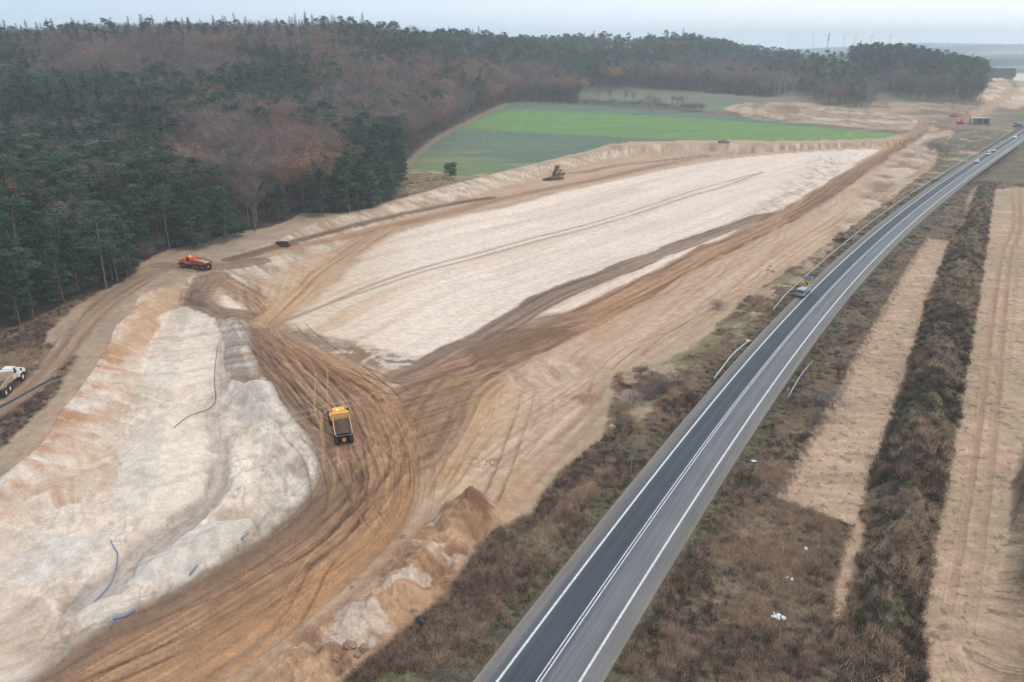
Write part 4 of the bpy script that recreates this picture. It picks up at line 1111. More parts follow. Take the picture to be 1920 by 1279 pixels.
def make_bare(seed, h=18., spread=1.1, ntw=3200, leaf=0, wid=.05, forks=11, first=.28):
    rg = np.random.RandomState(seed); tr = TB(); cr = TB()
    tubes, S, D = branching(rg, h, spread, ntw, forks, first)
    for p, r_, k in tubes: tr.tube(p, r_, k)
    ii = rg.randint(0, len(S), ntw)
    dd = D[ii] + rdir(rg, ntw, .35) * .9; dd /= np.linalg.norm(dd, axis=1)[:, None]
    base = S[ii] + rg.normal(size=(ntw, 3)) * .55
    spray(cr, rg, base, dd, rg.uniform(.7, 1.7, ntw), wid)
    cr.t[-1] = np.repeat(np.clip((base[:, 2] / h - .35) * 1.5 + rg.uniform(-.15, .15, ntw), 0, 1), 3)  # twigs paler toward the crown top: light on the tops put into tint
    if leaf:
        lf = TB(); ii = rg.randint(0, len(S), leaf); c = S[ii] + rg.normal(size=(leaf, 3)) * .62
        a = rdir(rg, leaf); b_ = rdir(rg, leaf); sz = rg.uniform(.18, .38, leaf)[:, None]
        lf.tris(np.stack([c - a * sz * .6, c + a * sz * .6, c + b_ * sz], 1), np.clip((c[:, 2] / h) + rg.uniform(-.4, .2, leaf), 0, 1))
        return tr, cr, lf
    return tr, cr

PROTO = {}
def reg_proto(kind, parts_list):
    """parts_list: list of variants; variant = [(partname, mesh)]"""
    PROTO[kind] = parts_list
def mk(kind, builder, mats, seeds, **kw):
    out = []
    for s_ in seeds:
        kk = {k: (v[s_ % len(v)] if isinstance(v, (list, tuple)) else v) for k, v in kw.items()}
        r_ = builder(s_, **kk); v = [('trunk', r_[0].mesh(kind + '_trunk', (mats[0],), True)), ('crown', r_[1].mesh(kind + '_crown', (mats[1],)))]
        if len(r_) > 2: v.append(('foliage', r_[2].mesh(kind + '_foliage', (mats[2],))))
        out.append(v)
    PROTO[kind] = out
mk('pine_tree', make_pine, (M_BARK, M_PINE), [1, 2, 3, 4, 5, 6], h=[19., 21., 18., 22., 20., 17.])
for s_, hh_ in ((7, 15.), (8, 13.), (9, 17.)):      # full pines of the wood edge, branched almost to the ground
    t_, c_ = make_pine(s_, hh_, 1.5, .12)
    PROTO['pine_tree'].append([('trunk', t_.mesh('pine_tree_trunk', (M_BARK,), True)), ('crown', c_.mesh('pine_tree_crown', (M_PINE,)))])
mk('spruce_tree', make_spruce, (M_BARK, M_SPR), [11, 12, 13], h=[22., 25., 20.])
mk('leafless_tree', make_bare, (M_BARK, M_TWIG), [21, 22, 23, 24, 25], h=[18., 20., 17., 19., 16.])
mk('oak_tree', make_bare, (M_BARK, M_TWIG, M_RUST), [31, 32, 33, 34], h=[16., 18., 15., 17.], leaf=[2600, 1700, 2200, 1100], ntw=1800)
mk('birch_tree', make_bare, (M_BIRCH, M_TWIG), [41, 42], h=[18., 19.], spread=.55, ntw=1500)
mk('shrub', make_bare, (M_BARK, M_TWIG), [51, 52, 53], h=[4.5, 5., 4.], spread=1.1, ntw=1100, first=.05, wid=.035)

def plant(kind, x, y, sc=1.0, rot=None, var=None, label=None, cat='tree', group=None, name=None, z=None, sxy=1.0):
    v = PROTO[kind][(var if var is not None else random.randrange(len(PROTO[kind])))]
    if z is None: z = gz_at(x, y) - .25
    e = empty(name or kind, (x, y, z), (0, 0, rot if rot is not None else random.uniform(0, 6.28)), sc)
    e.scale = (sc * sxy, sc * sxy, sc)
    for pn, me in v: link(pn, me, e)
    tag(e, label, cat, group)
    return e

CL_A = W([(1497,170),(1520,187),(1560,197),(1620,206),(1648,192),(1642,178),(1640,150),(1500,130)])
CL_B = W([(1650,166),(1668,179),(1700,187),(1740,192),(1800,195),(1838,191),(1848,168),(1835,130),(1590,98),(1590,130)])
def trees_field():
    rg = np.random.RandomState(5)
    out = []
    sp_ = 6.4
    xs = np.arange(-520, 620, sp_); ys = np.arange(90, 1330, sp_)
    X, Y = np.meshgrid(xs, ys); X = (X + rg.uniform(-2.3, 2.3, X.shape)).ravel(); Y = (Y + rg.uniform(-2.3, 2.3, Y.shape)).ravel()
    M_ = macro(X, Y); k = CAMH / np.maximum(CAMH - M_, 8.0); u, v = X * k, Y * k
    bx, by, zc = project(X, Y, M_)
    okf = (zc > 20) & (bx > -170) & (bx < 2000)
    fo = inside(u, v, FOREST) & (np.hypot(X, Y) < 1330)
    ca = inside(u, v, CL_A) & (Y < 960); cb = inside(u, v, CL_B) & (Y < 1130)
    sel = okf & (fo | ca | cb)
    # keep the far trees a little further apart
    far_ = np.hypot(X, Y) > 800
    sel &= ~(far_ & (rg.rand(len(X)) < .25))
    X, Y, M_ = X[sel], Y[sel], M_[sel]; ca = ca[sel]; cb = cb[sel]
    tx, ty, zc = project(X, Y, M_ + 17)
    bx, by, _ = project(X, Y, M_)
    P = np.zeros((len(X), 4)); P[:] = (.12, .03, .53, .32)      # pine, spruce, leafless, rusty
    jx = tx + rg.normal(size=len(X)) * 9; jy = ty + rg.normal(size=len(X)) * 7
    def reg(poly, p):
        m = inside(jx, jy, np.array(poly, float)); P[m] = p
    reg([(-300,145),(250,140),(470,128),(600,140),(640,180),(500,200),(330,225),(335,300),(430,320),(470,400),(450,470),(0,640),(-300,700)], (.80,.10,.07,.03))
    reg([(-300,145),(200,145),(330,190),(330,240),(150,300),(-300,330)], (.50,.38,.10,.02))
    reg([(50,62),(500,62),(560,100),(430,140),(50,148)], (.01,.03,.88,.08))
    reg([(-300,20),(70,50),(90,160),(-300,200)], (.25,.4,.33,.02))
    reg([(-300,0),(640,0),(640,64),(500,70),(-300,72)], (.15,.25,.56,.04))
    reg([(440,95),(560,85),(580,135),(460,140)], (.3,.5,.18,.02))
    reg([(560,110),(640,110),(650,150),(560,140)], (.45,.05,.15,.35))
    reg([(640,20),(1420,20),(1420,100),(1290,120),(1100,125),(900,108),(760,105),(640,85)], (.66,.12,.17,.05))
    reg([(1060,90),(1240,90),(1180,130),(1050,140)], (.75,.05,.15,.05))
    reg([(480,200),(620,175),(720,215),(620,240),(520,225)], (.35,.05,.25,.35))
    reg([(340,225),(480,210),(560,250),(540,330),(400,300)], (.05,.0,.72,.23))
    reg([(1130,125),(1250,110),(1400,105),(1500,120),(1500,200),(1130,170)], (.06,.0,.74,.20))
    reg([(1400,100),(1500,105),(1500,140),(1410,130)], (.5,.0,.35,.15))
    P[ca] = (.62,.02,.30,.06); P[ca & (by > 188)] = (.35,0,.55,.10)
    P[cb] = (.85,.03,.10,.02); P[cb & (by > 168)] = (.25,0,.68,.07)
    cum = P.cumsum(1); r_ = rg.rand(len(X))[:, None] * cum[:, -1:]
    kind = (r_ > cum).sum(1)
    # dense pine clump in front of the field
    kind[inside(jx, jy, np.array([(575,320),(620,250),(700,225),(790,250),(780,330),(700,370),(600,420)], float)) & inside(bx, by, np.array([(560,420),(590,330),(700,270),(800,280),(780,380),(640,430)], float))] = 0
    d = np.hypot(X, Y)
    clump = inside(bx, by, np.array([(560,420),(590,330),(700,270),(800,280),(780,380),(640,430)], float))
    # broad crowns need room: thin the leafless and rusty trees on a coarse lattice
    br = (kind >= 2); drop = br & (rg.rand(len(X)) < .36)
    keep = ~drop
    X, Y, kind, d, tx, ty, bx, clump, by = [q[keep] for q in (X, Y, kind, d, tx, ty, bx, clump, by)]
    cl_ = np.vstack([FOREST, FOREST[:1]]); M2 = macro(X, Y); k2 = CAMH / np.maximum(CAMH - M2, 8.0)
    ed = np.zeros(len(X), bool); i_, dd_, _, _ = near_path(X * k2, Y * k2, FOREST[1:30], 9); ed[i_] = True
    full = clump | (ed & (rg.rand(len(X)) < .8))
    kind[ed & (rg.rand(len(X)) < .25) & (bx < 560)] = 0
    return X, Y, kind, d, tx, ty, bx, full, ed
TX, TY, TK, TD, TPX, TPY, TBX, TFULL, TED = trees_field()
KN = ['pine_tree', 'spruce_tree', 'leafless_tree', 'oak_tree']
KADJ = [('dark green pine tree', 'tall ', 'low '), ('pointed dark spruce', 'tall ', 'low '), ('leafless grey brown tree', 'tall ', 'low '), ('rust brown leaved tree', 'tall ', 'low ')]
def tree_label(ki, s_, px, edge, y):
    nm, a, c = KADJ[ki]
    ad = a if s_ > 1.12 * (1.12 if ki >= 2 else 1) else (c if s_ < .93 * (1.12 if ki >= 2 else 1) else 'mid sized ')
    zone = ('at the left picture edge' if px < 110 else 'above the cream truck' if px < 240 else 'behind the orange truck' if px < 420 else 'behind the black heap' if px < 570
            else 'around the dense pine clump' if px < 790 else 'beside the crop field' if px < 1000 else 'behind the hedgerow' if px < 1300 else 'behind the spoil heaps' if px < 1490 else 'behind the pylons')
    dep = 'in the front row ' if edge else ('inside the wood ' if y < 330 or px > 1490 else 'high up the hill ')
    return ad + nm + ' ' + dep + zone
KGRP = ['pines of the wood', 'spruces of the wood', 'leafless trees of the wood', 'rust leaved trees of the wood']
_tz = gz_np(TX, TY) - .3
SURPLUS = {}
for ki, kn in enumerate(KN):
    idx = np.nonzero(TK == ki)[0]
    vis = (TBX[idx] > -60) & (TBX[idx] < 1960)
    order = idx[np.argsort(TD[idx] + (~vis) * 1e5)]
    near, rest = order[:300], order[300:]
    for i in near:
        s_ = random.uniform(.85, 1.2) * (1.12 if ki >= 2 else 1.0) * (.74 if (ki >= 2 and TED[i] and TY[i] < 320) else 1.0)
        vr = random.choice((6, 7, 8)) if (ki == 0 and TFULL[i]) else (random.randrange(6) if ki == 0 else None)
        plant(kn, float(TX[i]), float(TY[i]), s_, label=tree_label(ki, s_, float(TBX[i]), bool(TED[i]), float(TY[i])), group=KGRP[ki], z=float(_tz[i]), sxy=random.uniform(.95, 1.3), var=vr)
    SURPLUS[kn] = rest

def gn_scatter(name, label, P, scl, rotz, pick, sources, tilt=None):
    me = bpy.data.meshes.new(name)
    me.vertices.add(len(P)); me.vertices.foreach_set('co', P.astype(np.float32).ravel())
    a = me.attributes.new('scl', 'FLOAT', 'POINT'); a.data.foreach_set('value', scl.astype(np.float32))
    a = me.attributes.new('rotz', 'FLOAT', 'POINT'); a.data.foreach_set('value', rotz.astype(np.float32))
    a = me.attributes.new('pick', 'INT', 'POINT'); a.data.foreach_set('value', pick.astype(np.int32))
    o = link(name, me); tag(o, label=label, kind='stuff')
    ng = bpy.data.node_groups.new(name + '_scatter', 'GeometryNodeTree')
    ng.interface.new_socket('Geometry', in_out='INPUT', socket_type='NodeSocketGeometry')
    ng.interface.new_socket('Geometry', in_out='OUTPUT', socket_type='NodeSocketGeometry')
    gi = ng.nodes.new('NodeGroupInput'); go = ng.nodes.new('NodeGroupOutput')
    ip = ng.nodes.new('GeometryNodeInstanceOnPoints'); ip.inputs['Pick Instance'].default_value = True
    jg = ng.nodes.new('GeometryNodeJoinGeometry')
    for so in reversed(sources):
        oi = ng.nodes.new('GeometryNodeObjectInfo'); oi.inputs['Object'].default_value = so; oi.inputs['As Instance'].default_value = True
        ng.links.new(oi.outputs['Geometry'], jg.inputs[0])
    def na(nm, ty):
        n = ng.nodes.new('GeometryNodeInputNamedAttribute'); n.data_type = ty; n.inputs['Name'].default_value = nm; return n
    s1, r1, p1 = na('scl', 'FLOAT'), na('rotz', 'FLOAT'), na('pick', 'INT')
    cx_ = ng.nodes.new('ShaderNodeCombineXYZ'); ng.links.new(r1.outputs[0], cx_.inputs['Z'])
    ng.links.new(gi.outputs[0], ip.inputs['Points']); ng.links.new(jg.outputs[0], ip.inputs['Instance'])
    ng.links.new(p1.outputs[0], ip.inputs['Instance Index']); ng.links.new(cx_.outputs[0], ip.inputs['Rotation'])
    ng.links.new(s1.outputs[0], ip.inputs['Scale']); ng.links.new(ip.outputs[0], go.inputs[0])
    md = o.modifiers.new('scatter', 'NODES'); md.node_group = ng
    return o

def joined_source(kind, parts_list):
    out = []
    for v in parts_list:
        vs, fs, mi, mats, ti, n = [], [], [], [], [], 0
        for pn, me in v:
            a = np.empty(len(me.vertices) * 3, np.float32); me.vertices.foreach_get('co', a); a = a.reshape(-1, 3)
            f = np.empty(len(me.loops), np.int32); me.loops.foreach_get('vertex_index', f); f = f.reshape(-1, 3)
            t_ = np.empty(len(me.vertices), np.float32); me.attributes['tint'].data.foreach_get('value', t_)
            vs.append(a); fs.append(f + n); mi.append(np.full(len(f), len(mats))); mats.append(me.materials[0]); ti.append(t_); n += len(a)
        me = mesh_np(kind + '_whole', np.vstack(vs), np.vstack(fs), mats, False, np.concatenate(mi))
        a = me.attributes.new('tint', 'FLOAT', 'POINT'); a.data.foreach_set('value', np.concatenate(ti))
        out.append(bpy.data.objects.new(kind + '_whole', me))
    return out
SL = {'pine_tree': ('pine_wood', 'dark green pine wood covering the far slopes'), 'spruce_tree': ('spruce_wood', 'pointed spruces of the far wooded slopes'),
      'leafless_tree': ('leafless_wood', 'grey purple leafless wood covering the far hills'), 'oak_tree': ('rusty_wood', 'rust brown leaved trees of the far wooded slopes')}
for kn, rest in SURPLUS.items():
    if not len(rest): continue
    rg = np.random.RandomState(len(rest))
    P = np.stack([TX[rest], TY[rest], _tz[rest]], 1)
    gn_scatter(SL[kn][0], SL[kn][1], P, rg.uniform(.85, 1.22, len(rest)), rg.uniform(0, 6.28, len(rest)), rg.randint(0, 6 if kn == 'pine_tree' else len(PROTO[kn]), len(rest)), joined_source(kn, PROTO[kn]))
print('TREES', {k: len(v) for k, v in SURPLUS.items()}, len(TX))

# ---- trees that stand alone or can be pointed at
def tree_at(kind, px, py, sc, label, cat='tree', **kw):
    p = at(px, py); return plant(kind, p.x, p.y, sc, label=label, cat=cat, **kw)
# low round pine bush in the field corner
def make_roundpine():
    rg = np.random.RandomState(77); tr = TB(); cr = TB()
    tr.tube(np.array([[0, 0, 0], [0, .1, 2.5], [.1, 0, 5]]), np.array([.16, .12, .05]), 6)
    for k in range(26):
        d = rdir(rg, 1, .2)[0]; c = np.array([0, 0, 3.4]) + d * np.array([2.1, 2.1, 1.7]) * rg.uniform(.5, 1)
        leaves(cr, rg, c, np.array([.95, .95, .6]), 90, .34, .7, shell=.5)
    return tr, cr
r_ = make_roundpine()
PROTO['round_pine'] = [[('trunk', r_[0].mesh('round_pine_trunk', (M_BARK,), True)), ('crown', r_[1].mesh('round_pine_crown', (M_PINE,)))]]
tree_at('round_pine', 846, 329, 1.75, 'small round green pine standing alone at the edge of the crop field', name='pine_tree').location.z -= 2.6
# ------------------------------------------------------------------ mesh builder for made things
class PB:
    def __init__(s): s.v = []; s.f = []
    def add(s, vs, fs):
        n = len(s.v); s.v += [tuple(map(float, p)) for p in vs]; s.f += [tuple(i + n for i in f) for f in fs]; return s
    def box(s, x0, x1, y0, y1, z0, z1):
        return s.add([(x0,y0,z0),(x1,y0,z0),(x1,y1,z0),(x0,y1,z0),(x0,y0,z1),(x1,y0,z1),(x1,y1,z1),(x0,y1,z1)],
                     [(0,3,2,1),(4,5,6,7),(0,1,5,4),(1,2,6,5),(2,3,7,6),(3,0,4,7)])
    def prism(s, prof, y0, y1, taper=0.0, tz=None):
        """profile in x,z extruded along y; taper narrows the points above tz"""
        n = len(prof)
        def yy(z, y): return y * (1 - taper * max(0, z - tz)) if tz is not None else y
        a = [(x, yy(z, y0), z) for x, z in prof] + [(x, yy(z, y1), z) for x, z in prof]
        f = [tuple(range(n)), tuple(range(2 * n - 1, n - 1, -1))] + [(i, i + n, (i + 1) % n + n, (i + 1) % n) for i in range(n)]
        return s.add(a, f)
    def cyl(s, c0, c1, r0, r1=None, n=14, cap=True):
        r1 = r0 if r1 is None else r1; c0 = np.array(c0, float); c1 = np.array(c1, float); d = c1 - c0; d /= np.linalg.norm(d) + 1e-9
        a = np.cross(d, [0, 0, 1.]) if abs(d[2]) < .9 else np.cross(d, [1., 0, 0]); a /= np.linalg.norm(a); b_ = np.cross(d, a)
        th = [2 * math.pi * k / n for k in range(n)]
        v = [c0 + r0 * (math.cos(t) * a + math.sin(t) * b_) for t in th] + [c1 + r1 * (math.cos(t) * a + math.sin(t) * b_) for t in th]
        f = [(i, (i + 1) % n, (i + 1) % n + n, i + n) for i in range(n)]
        if cap: f += [tuple(range(n - 1, -1, -1)), tuple(range(n, 2 * n))]
        return s.add(v, f)
    def path(s, pts, r, n=6):
        for a, b in zip(pts[:-1], pts[1:]): s.cyl(a, b, r, n=n)
        return s
    def lathe(s, c, axis_y, prof, n=20):
        """prof: (radius, y) spun about the y axis through c"""
        k = len(prof); v = []; f = []
        for i in range(n):
            t = 2 * math.pi * i / n
            for r_, y in prof: v.append((c[0] + r_ * math.cos(t), c[1] + y * axis_y, c[2] + r_ * math.sin(t)))
        for i in range(n):
            j = (i + 1) % n
            for q in range(k - 1): f.append((i * k + q, i * k + q + 1, j * k + q + 1, j * k + q))
        return s.add(v, f)
    def obj(s, name, mat, parent=None, bevel=0.0, smooth_=False, loc=None):
        me = bpy.data.meshes.new(name); me.from_pydata(s.v, [], s.f)
        bm = bmesh.new(); bm.from_mesh(me)
        bmesh.ops.recalc_face_normals(bm, faces=bm.faces)
        if bevel > 0:
            bmesh.ops.bevel(bm, geom=[e for e in bm.edges if len(e.link_faces) == 2 and e.calc_face_angle(0) > .5], offset=bevel, segments=2, affect='EDGES', clamp_overlap=True)
        bm.to_mesh(me); bm.free()
        if smooth_: me.polygons.foreach_set('use_smooth', [True] * len(me.polygons))
        me.materials.append(mat)
        o = link(name, me, parent)
        if loc is not None: o.location = loc
        return o

M_BLACK = simple('black_rubber', (.035, .034, .033), .85, noise=.4, scale=3)
M_DARKM = simple('dark_metal', (.045, .045, .05), .6, noise=.3, scale=3)
M_GLASS = simple('window_glass', (.03, .04, .05), .12, spec=.6)
M_YEL = simple('yellow_paint', (.78, .36, .055), .42, noise=.12, scale=1.5, spec=.4)
M_ORA = simple('orange_paint', (.78, .115, .03), .42, noise=.15, scale=1.5, spec=.4)
M_ORAD = simple('orange_paint_dusty', (.42, .12, .06), .6, noise=.3, scale=2)
M_CREAM = simple('cream_paint', (.66, .62, .55), .5, noise=.2, scale=1.5)
M_CREAMD = simple('cream_paint_dusty', (.48, .36, .24), .7, noise=.3, scale=1.5)
M_YELD = simple('yellow_paint_dusty', (.52, .30, .13), .6, noise=.25, scale=2)
M_SOILD = simple('dark_soil', (.085, .055, .042), .95, noise=.4, scale=2)
M_SOILT = simple('tan_soil', (.36, .25, .17), .95, noise=.3, scale=2)
M_SOILG = simple('grey_bed', (.13, .12, .125), .9, noise=.3, scale=2)
M_WHITE = simple('white_paint', (.72, .74, .76), .35, spec=.5)
M_SILV = simple('silver_paint', (.36, .38, .40), .3, .3, spec=.5)
M_ZINC = simple('galvanised_steel', (.38, .43, .45), .5, .3, noise=.12, scale=2)
M_ZINCW = simple('pale_rail_steel', (.40, .44, .46), .5, .1, noise=.1, scale=2)
M_RED = simple('red_plastic', (.60, .03, .03), .5)
M_BLUE = simple('blue_plastic', (.12, .19, .34), .45)
M_PIPEB = simple('dark_blue_pipe', (.055, .085, .12), .5)
M_YPL = simple('yellow_plastic', (.85, .60, .05), .5)
M_OSIGN = simple('orange_sign', (.95, .42, .02), .5)
M_GREY = simple('grey_metal', (.20, .22, .235), .5, .2, noise=.15, scale=2)
M_LGREY = simple('light_grey_metal', (.34, .37, .39), .55, .1, noise=.15, scale=2)
M_CONC = simple('concrete', (.42, .42, .40), .9, noise=.15, scale=1)
M_VEST = simple('yellow_vest', (.55, .75, .05), .6)
M_SKIN = simple('skin', (.5, .3, .22), .6)
M_PANTS = simple('dark_trousers', (.03, .04, .07), .8)
M_PYL = simple('pylon_steel', (.18, .24, .215), .6, .2)
M_FAR = simple('turbine_white', (.55, .57, .6), .5)
M_CHIM = simple('tower_steel', (.09, .11, .13), .7)
M_LAMP = simple('amber_lamp', (1.0, .55, .08), .4, emit=((1.0, .5, .06), 2.5))
M_HEAD = simple('lit_headlamp', (1, .95, .85), .3, emit=((1, .93, .80), 2.0))
M_STONE = simple('boulder_stone', (.26, .175, .12), .9, noise=.35, scale=1.5)
M_RUSTB = simple('rusty_steel', (.30, .13, .10), .8, noise=.3, scale=3)
M_LITTER = simple('white_litter', (.72, .74, .76), .6)

def lump(name, rx, ry, rz, mat, parent=None, seed=1, loc=(0, 0, 0), rough=.22, flatbase=True, sub=3):
    bm = bmesh.new(); bmesh.ops.create_icosphere(bm, subdivisions=sub, radius=1.0)
    from mathutils import noise as mn
    for v in bm.verts:
        n_ = mn.fractal(v.co * 1.4 + Vector((seed * 3.1, seed, 0)), .8, 2.0, 4)
        v.co *= 1 + rough * n_
        v.co.x *= rx; v.co.y *= ry; v.co.z *= rz
        if flatbase and v.co.z < -.12 * rz: v.co.z = -.12 * rz
    me = bpy.data.meshes.new(name); bm.to_mesh(me); bm.free(); me.materials.append(mat)
    o = link(name, me, parent); o.location = loc
    return o

def wheel(parent, x, y, z, r, w, side, rimmat, name='wheel'):
    e = PB().lathe((0, 0, 0), side, [(r * .55, -w * .45), (r * .93, -w * .5), (r, -w * .36), (r, w * .36), (r * .93, w * .5), (r * .55, w * .45), (r * .5, w * .2)], 22)
    # tread lugs
    for k in range(22):
        t = 2 * math.pi * k / 22; c, s_ = math.cos(t), math.sin(t); u = np.array([c, 0, s_]); q = np.array([-s_, 0, c])
        b0 = u * r * .99; vs = []
        for dx, dy, dr in [(-1,-1,0),(1,-1,0),(1,1,0),(-1,1,0),(-1,-1,1),(1,-1,1),(1,1,1),(-1,1,1)]:
            vs.append(b0 + q * dx * .06 * r + np.array([0, dy * w * .42, 0]) + u * dr * .045 * r)
        e.add(vs, [(0,3,2,1),(4,5,6,7),(0,1,5,4),(1,2,6,5),(2,3,7,6),(3,0,4,7)])
    o = e.obj(name, M_BLACK, parent, loc=(x, y, z))
    PB().lathe((0, 0, 0), side, [(0.001, w * .18), (r * .2, w * .26), (r * .22, w * .16), (r * .48, w * .12), (r * .54, w * .34), (r * .57, w * .36)], 18).obj('rim', rimmat, o)
    return o

def dump_truck(px, py, aim, label, paint, paint_d, load=None, tilt=0, bend=0, rim=None, far=False, roofbeacon=True, bodymat=None):
    """articulated hauler, +x forward; aim = pixel towards which it points"""
    p = at(px, py); q = at(*aim)
    ang = math.atan2(q.y - p.y, q.x - p.x)
    root = empty('dump_truck', (p.x, p.y, p.z), (0, 0, ang))
    f = Vector((math.cos(ang), math.sin(ang)))
    zf = gz_at(p.x + f.x * 3.2, p.y + f.y * 3.2); zb = gz_at(p.x - f.x * 3.2, p.y - f.y * 3.2)
    sl = math.atan2(zf - zb, 6.4); root.rotation_euler = (0, -sl, ang); root.location.z = (zf + zb) / 2 + .02
    tag(root, label, 'dump truck', 'articulated haulers on the building site')
    rim = rim or paint_d; body = bodymat or paint_d
    r = .90
    # front half may be turned against the rear
    cb, sb = math.cos(bend), math.sin(bend)
    def tf(o):
        if bend:
            o.location = Vector((cb * o.location.x - sb * o.location.y, sb * o.location.x + cb * o.location.y, o.location.z)); o.rotation_euler[2] += bend
        return o
    tf(PB().box(.3, 4.9, -.45, .45, .75, 1.15).box(4.5, 5.0, -1.25, 1.25, .7, 1.25).obj('front_chassis', M_DARKM, root, .03))
    hood = PB().prism([(2.35,1.25),(4.95,1.2),(5.05,1.5),(4.85,1.95),(4.2,2.25),(2.35,2.5)], -.98, .98, .16, 1.5)
    tf(hood.obj('hood', paint, root, .06))
    tf(PB().box(4.97, 5.06, -.62, .62, 1.25, 1.75).obj('grille', M_DARKM, root, .01))
    for s in (-1, 1):
        tf(PB().prism([(1.75,1.3),(2.05,1.95),(3.75,1.95),(4.1,1.3),(3.95,1.3),(3.6,1.8),(2.2,1.8),(1.95,1.3)], s * .98, s * 1.46).obj('fender', paint, root, .02))
        tf(PB().box(5.0, 5.09, s * .75 - .16, s * .75 + .16, 1.38, 1.6).obj('headlight', M_WHITE, root, .01))
        m = tf(PB().box(2.35, 2.42, s * 1.62 - .17, s * 1.62 + .17, 2.3, 2.85).obj('mirror', M_DARKM, root, .02))
        tf(PB().cyl((2.3, s * .8, 2.8), (2.38, s * 1.62, 2.7), .03, n=6).obj('mirror_arm', M_DARKM, root))
        tf(wheel(root, 2.95, s * 1.18, r, r, .62, s, rim))
    tf(PB().prism([(.75,1.15),(2.4,1.15),(2.45,2.2),(2.1,3.28),(.85,3.28),(.75,2.2)], -.82, .82, .05, 2.2).obj('cab', paint, root, .06))
    tf(PB().box(.70, 2.18, -.92, .92, 3.26, 3.42).obj('cab_roof', paint, root, .05))
    tf(PB().add([(2.475,-.72,2.25),(2.475,.72,2.25),(2.17,.68,3.18),(2.17,-.68,3.18)], [(0,1,2,3)]).obj('window', M_GLASS, root))
    tf(PB().add([(.735,-.68,2.3),(.735,.68,2.3),(.82,.66,3.16),(.82,-.66,3.16)], [(0,1,2,3)]).obj('window', M_GLASS, root))
    for s in (-1, 1):
        tf(PB().add([(1.42,s*.835,2.05),(2.30,s*.835,2.2),(2.08,s*.80,3.15),(1.42,s*.80,3.15)], [(0,1,2,3)]).obj('window', M_GLASS, root))
        tf(PB().add([(.90,s*.835,2.25),(1.28,s*.835,2.25),(1.28,s*.80,3.15),(.92,s*.80,3.15)], [(0,1,2,3)]).obj('window', M_GLASS, root))
        tf(PB().box(.95, 1.9, s * .86, s * 1.2, .75, .85).box(.95, 1.9, s * .86, s * 1.25, 1.15, 1.22).obj('step', M_DARKM, root))
    tf(PB().cyl((.55, .95, 1.3), (.55, .95, 3.0), .10, n=10).obj('exhaust', M_ZINC, root))
    if roofbeacon: tf(PB().cyl((.95, .3, 3.42), (.95, .3, 3.62), .09, n=10).obj('beacon', M_LAMP, root))
    PB().box(-.2, .6, -.35, .35, .7, 1.3).obj('hitch', M_DARKM, root, .04)
    PB().box(-4.9, -.1, -.55, -.3, .85, 1.35).box(-4.9, -.1, .3, .55, .85, 1.35).box(-4.6, -4.1, -1.0, 1.0, .75, 1.05).box(-2.6, -2.2, -1.0, 1.0, .75, 1.05).obj('rear_chassis', M_DARKM, root, .02)
    for x in (-2.35, -4.15):
        for s in (-1, 1): wheel(root, x, s * 1.18, r, r, .62, s, rim)
    PB().lathe((-5.0, 0, 1.05), 1, [(.001, -.3), (.3, -.28), (.36, 0), (.3, .28), (.001, .3)], 12).obj('axle_housing', paint, root)
    # dump body: tub with a rising tail, hinged at the rear
    hinge = Vector((-4.6, 0, 1.35))
    bd = empty('dump_body', hinge, (0, -tilt, 0)); bd.parent = root
    def L(x, z): return (x - hinge.x, z - hinge.z)
    fl = [(-.2, 1.45), (-3.9, 1.45), (-5.7, 2.05)]; top = [(-5.75, 2.5), (-4.2, 2.72), (-.1, 2.95)]
    wo_, wi = 1.42, 1.30
    def sect(x, z, w): return (x - hinge.x, w, z - hinge.z)
    P_ = PB()
    for s in (-1, 1):      # side walls, slab with thickness; narrower at the foot
        o_ = [sect(x, z, s * 1.15) for x, z in fl] + [sect(x, z, s * wo_) for x, z in top]
        i_ = [sect(x, z + .05, s * 1.05) for x, z in fl] + [sect(x, z, s * wi) for x, z in top]
        P_.add(o_ + i_, [(0,1,4,5),(1,2,3,4),(6,11,10,7),(7,10,9,8),(0,5,11,6),(5,4,10,11),(4,3,9,10),(3,2,8,9),(0,6,7,1),(1,7,8,2)])
    P_.obj('side_wall', body, bd)
    PB().add([sect(-.2,1.45,-1.15),sect(-.2,1.45,1.15),sect(-3.9,1.45,1.15),sect(-3.9,1.45,-1.15),sect(-5.7,2.05,1.15),sect(-5.7,2.05,-1.15),
              sect(-.2,1.55,-1.1),sect(-.2,1.55,1.1),sect(-3.9,1.55,1.1),sect(-3.9,1.55,-1.1),sect(-5.7,2.15,1.1),sect(-5.7,2.15,-1.1)],
             [(0,1,2,3),(3,2,4,5),(6,9,8,7),(9,11,10,8),(0,6,7,1),(4,10,11,5)]).obj('bed_floor', M_SOILG, bd)
    PB().add([sect(-.22,1.45,-1.18),sect(-.22,1.45,1.18),sect(.05,3.2,1.42),sect(.05,3.2,-1.42),sect(-.12,1.45,-1.18),sect(-.12,1.45,1.18),sect(.15,3.2,1.42),sect(.15,3.2,-1.42)],
             [(0,3,2,1),(4,5,6,7),(0,1,5,4),(3,7,6,2),(0,4,7,3),(1,2,6,5)]).obj('head_board', body, bd)
    PB().add([sect(.05,3.2,-1.42),sect(.05,3.2,1.42),sect(.6,3.25,1.3),sect(.6,3.25,-1.3),sect(.05,3.28,-1.42),sect(.05,3.28,1.42),sect(.6,3.33,1.3),sect(.6,3.33,-1.3)],
             [(0,3,2,1),(4,5,6,7),(0,1,5,4),(1,2,6,5),(2,3,7,6),(3,0,4,7)]).obj('rock_guard', paint, bd)
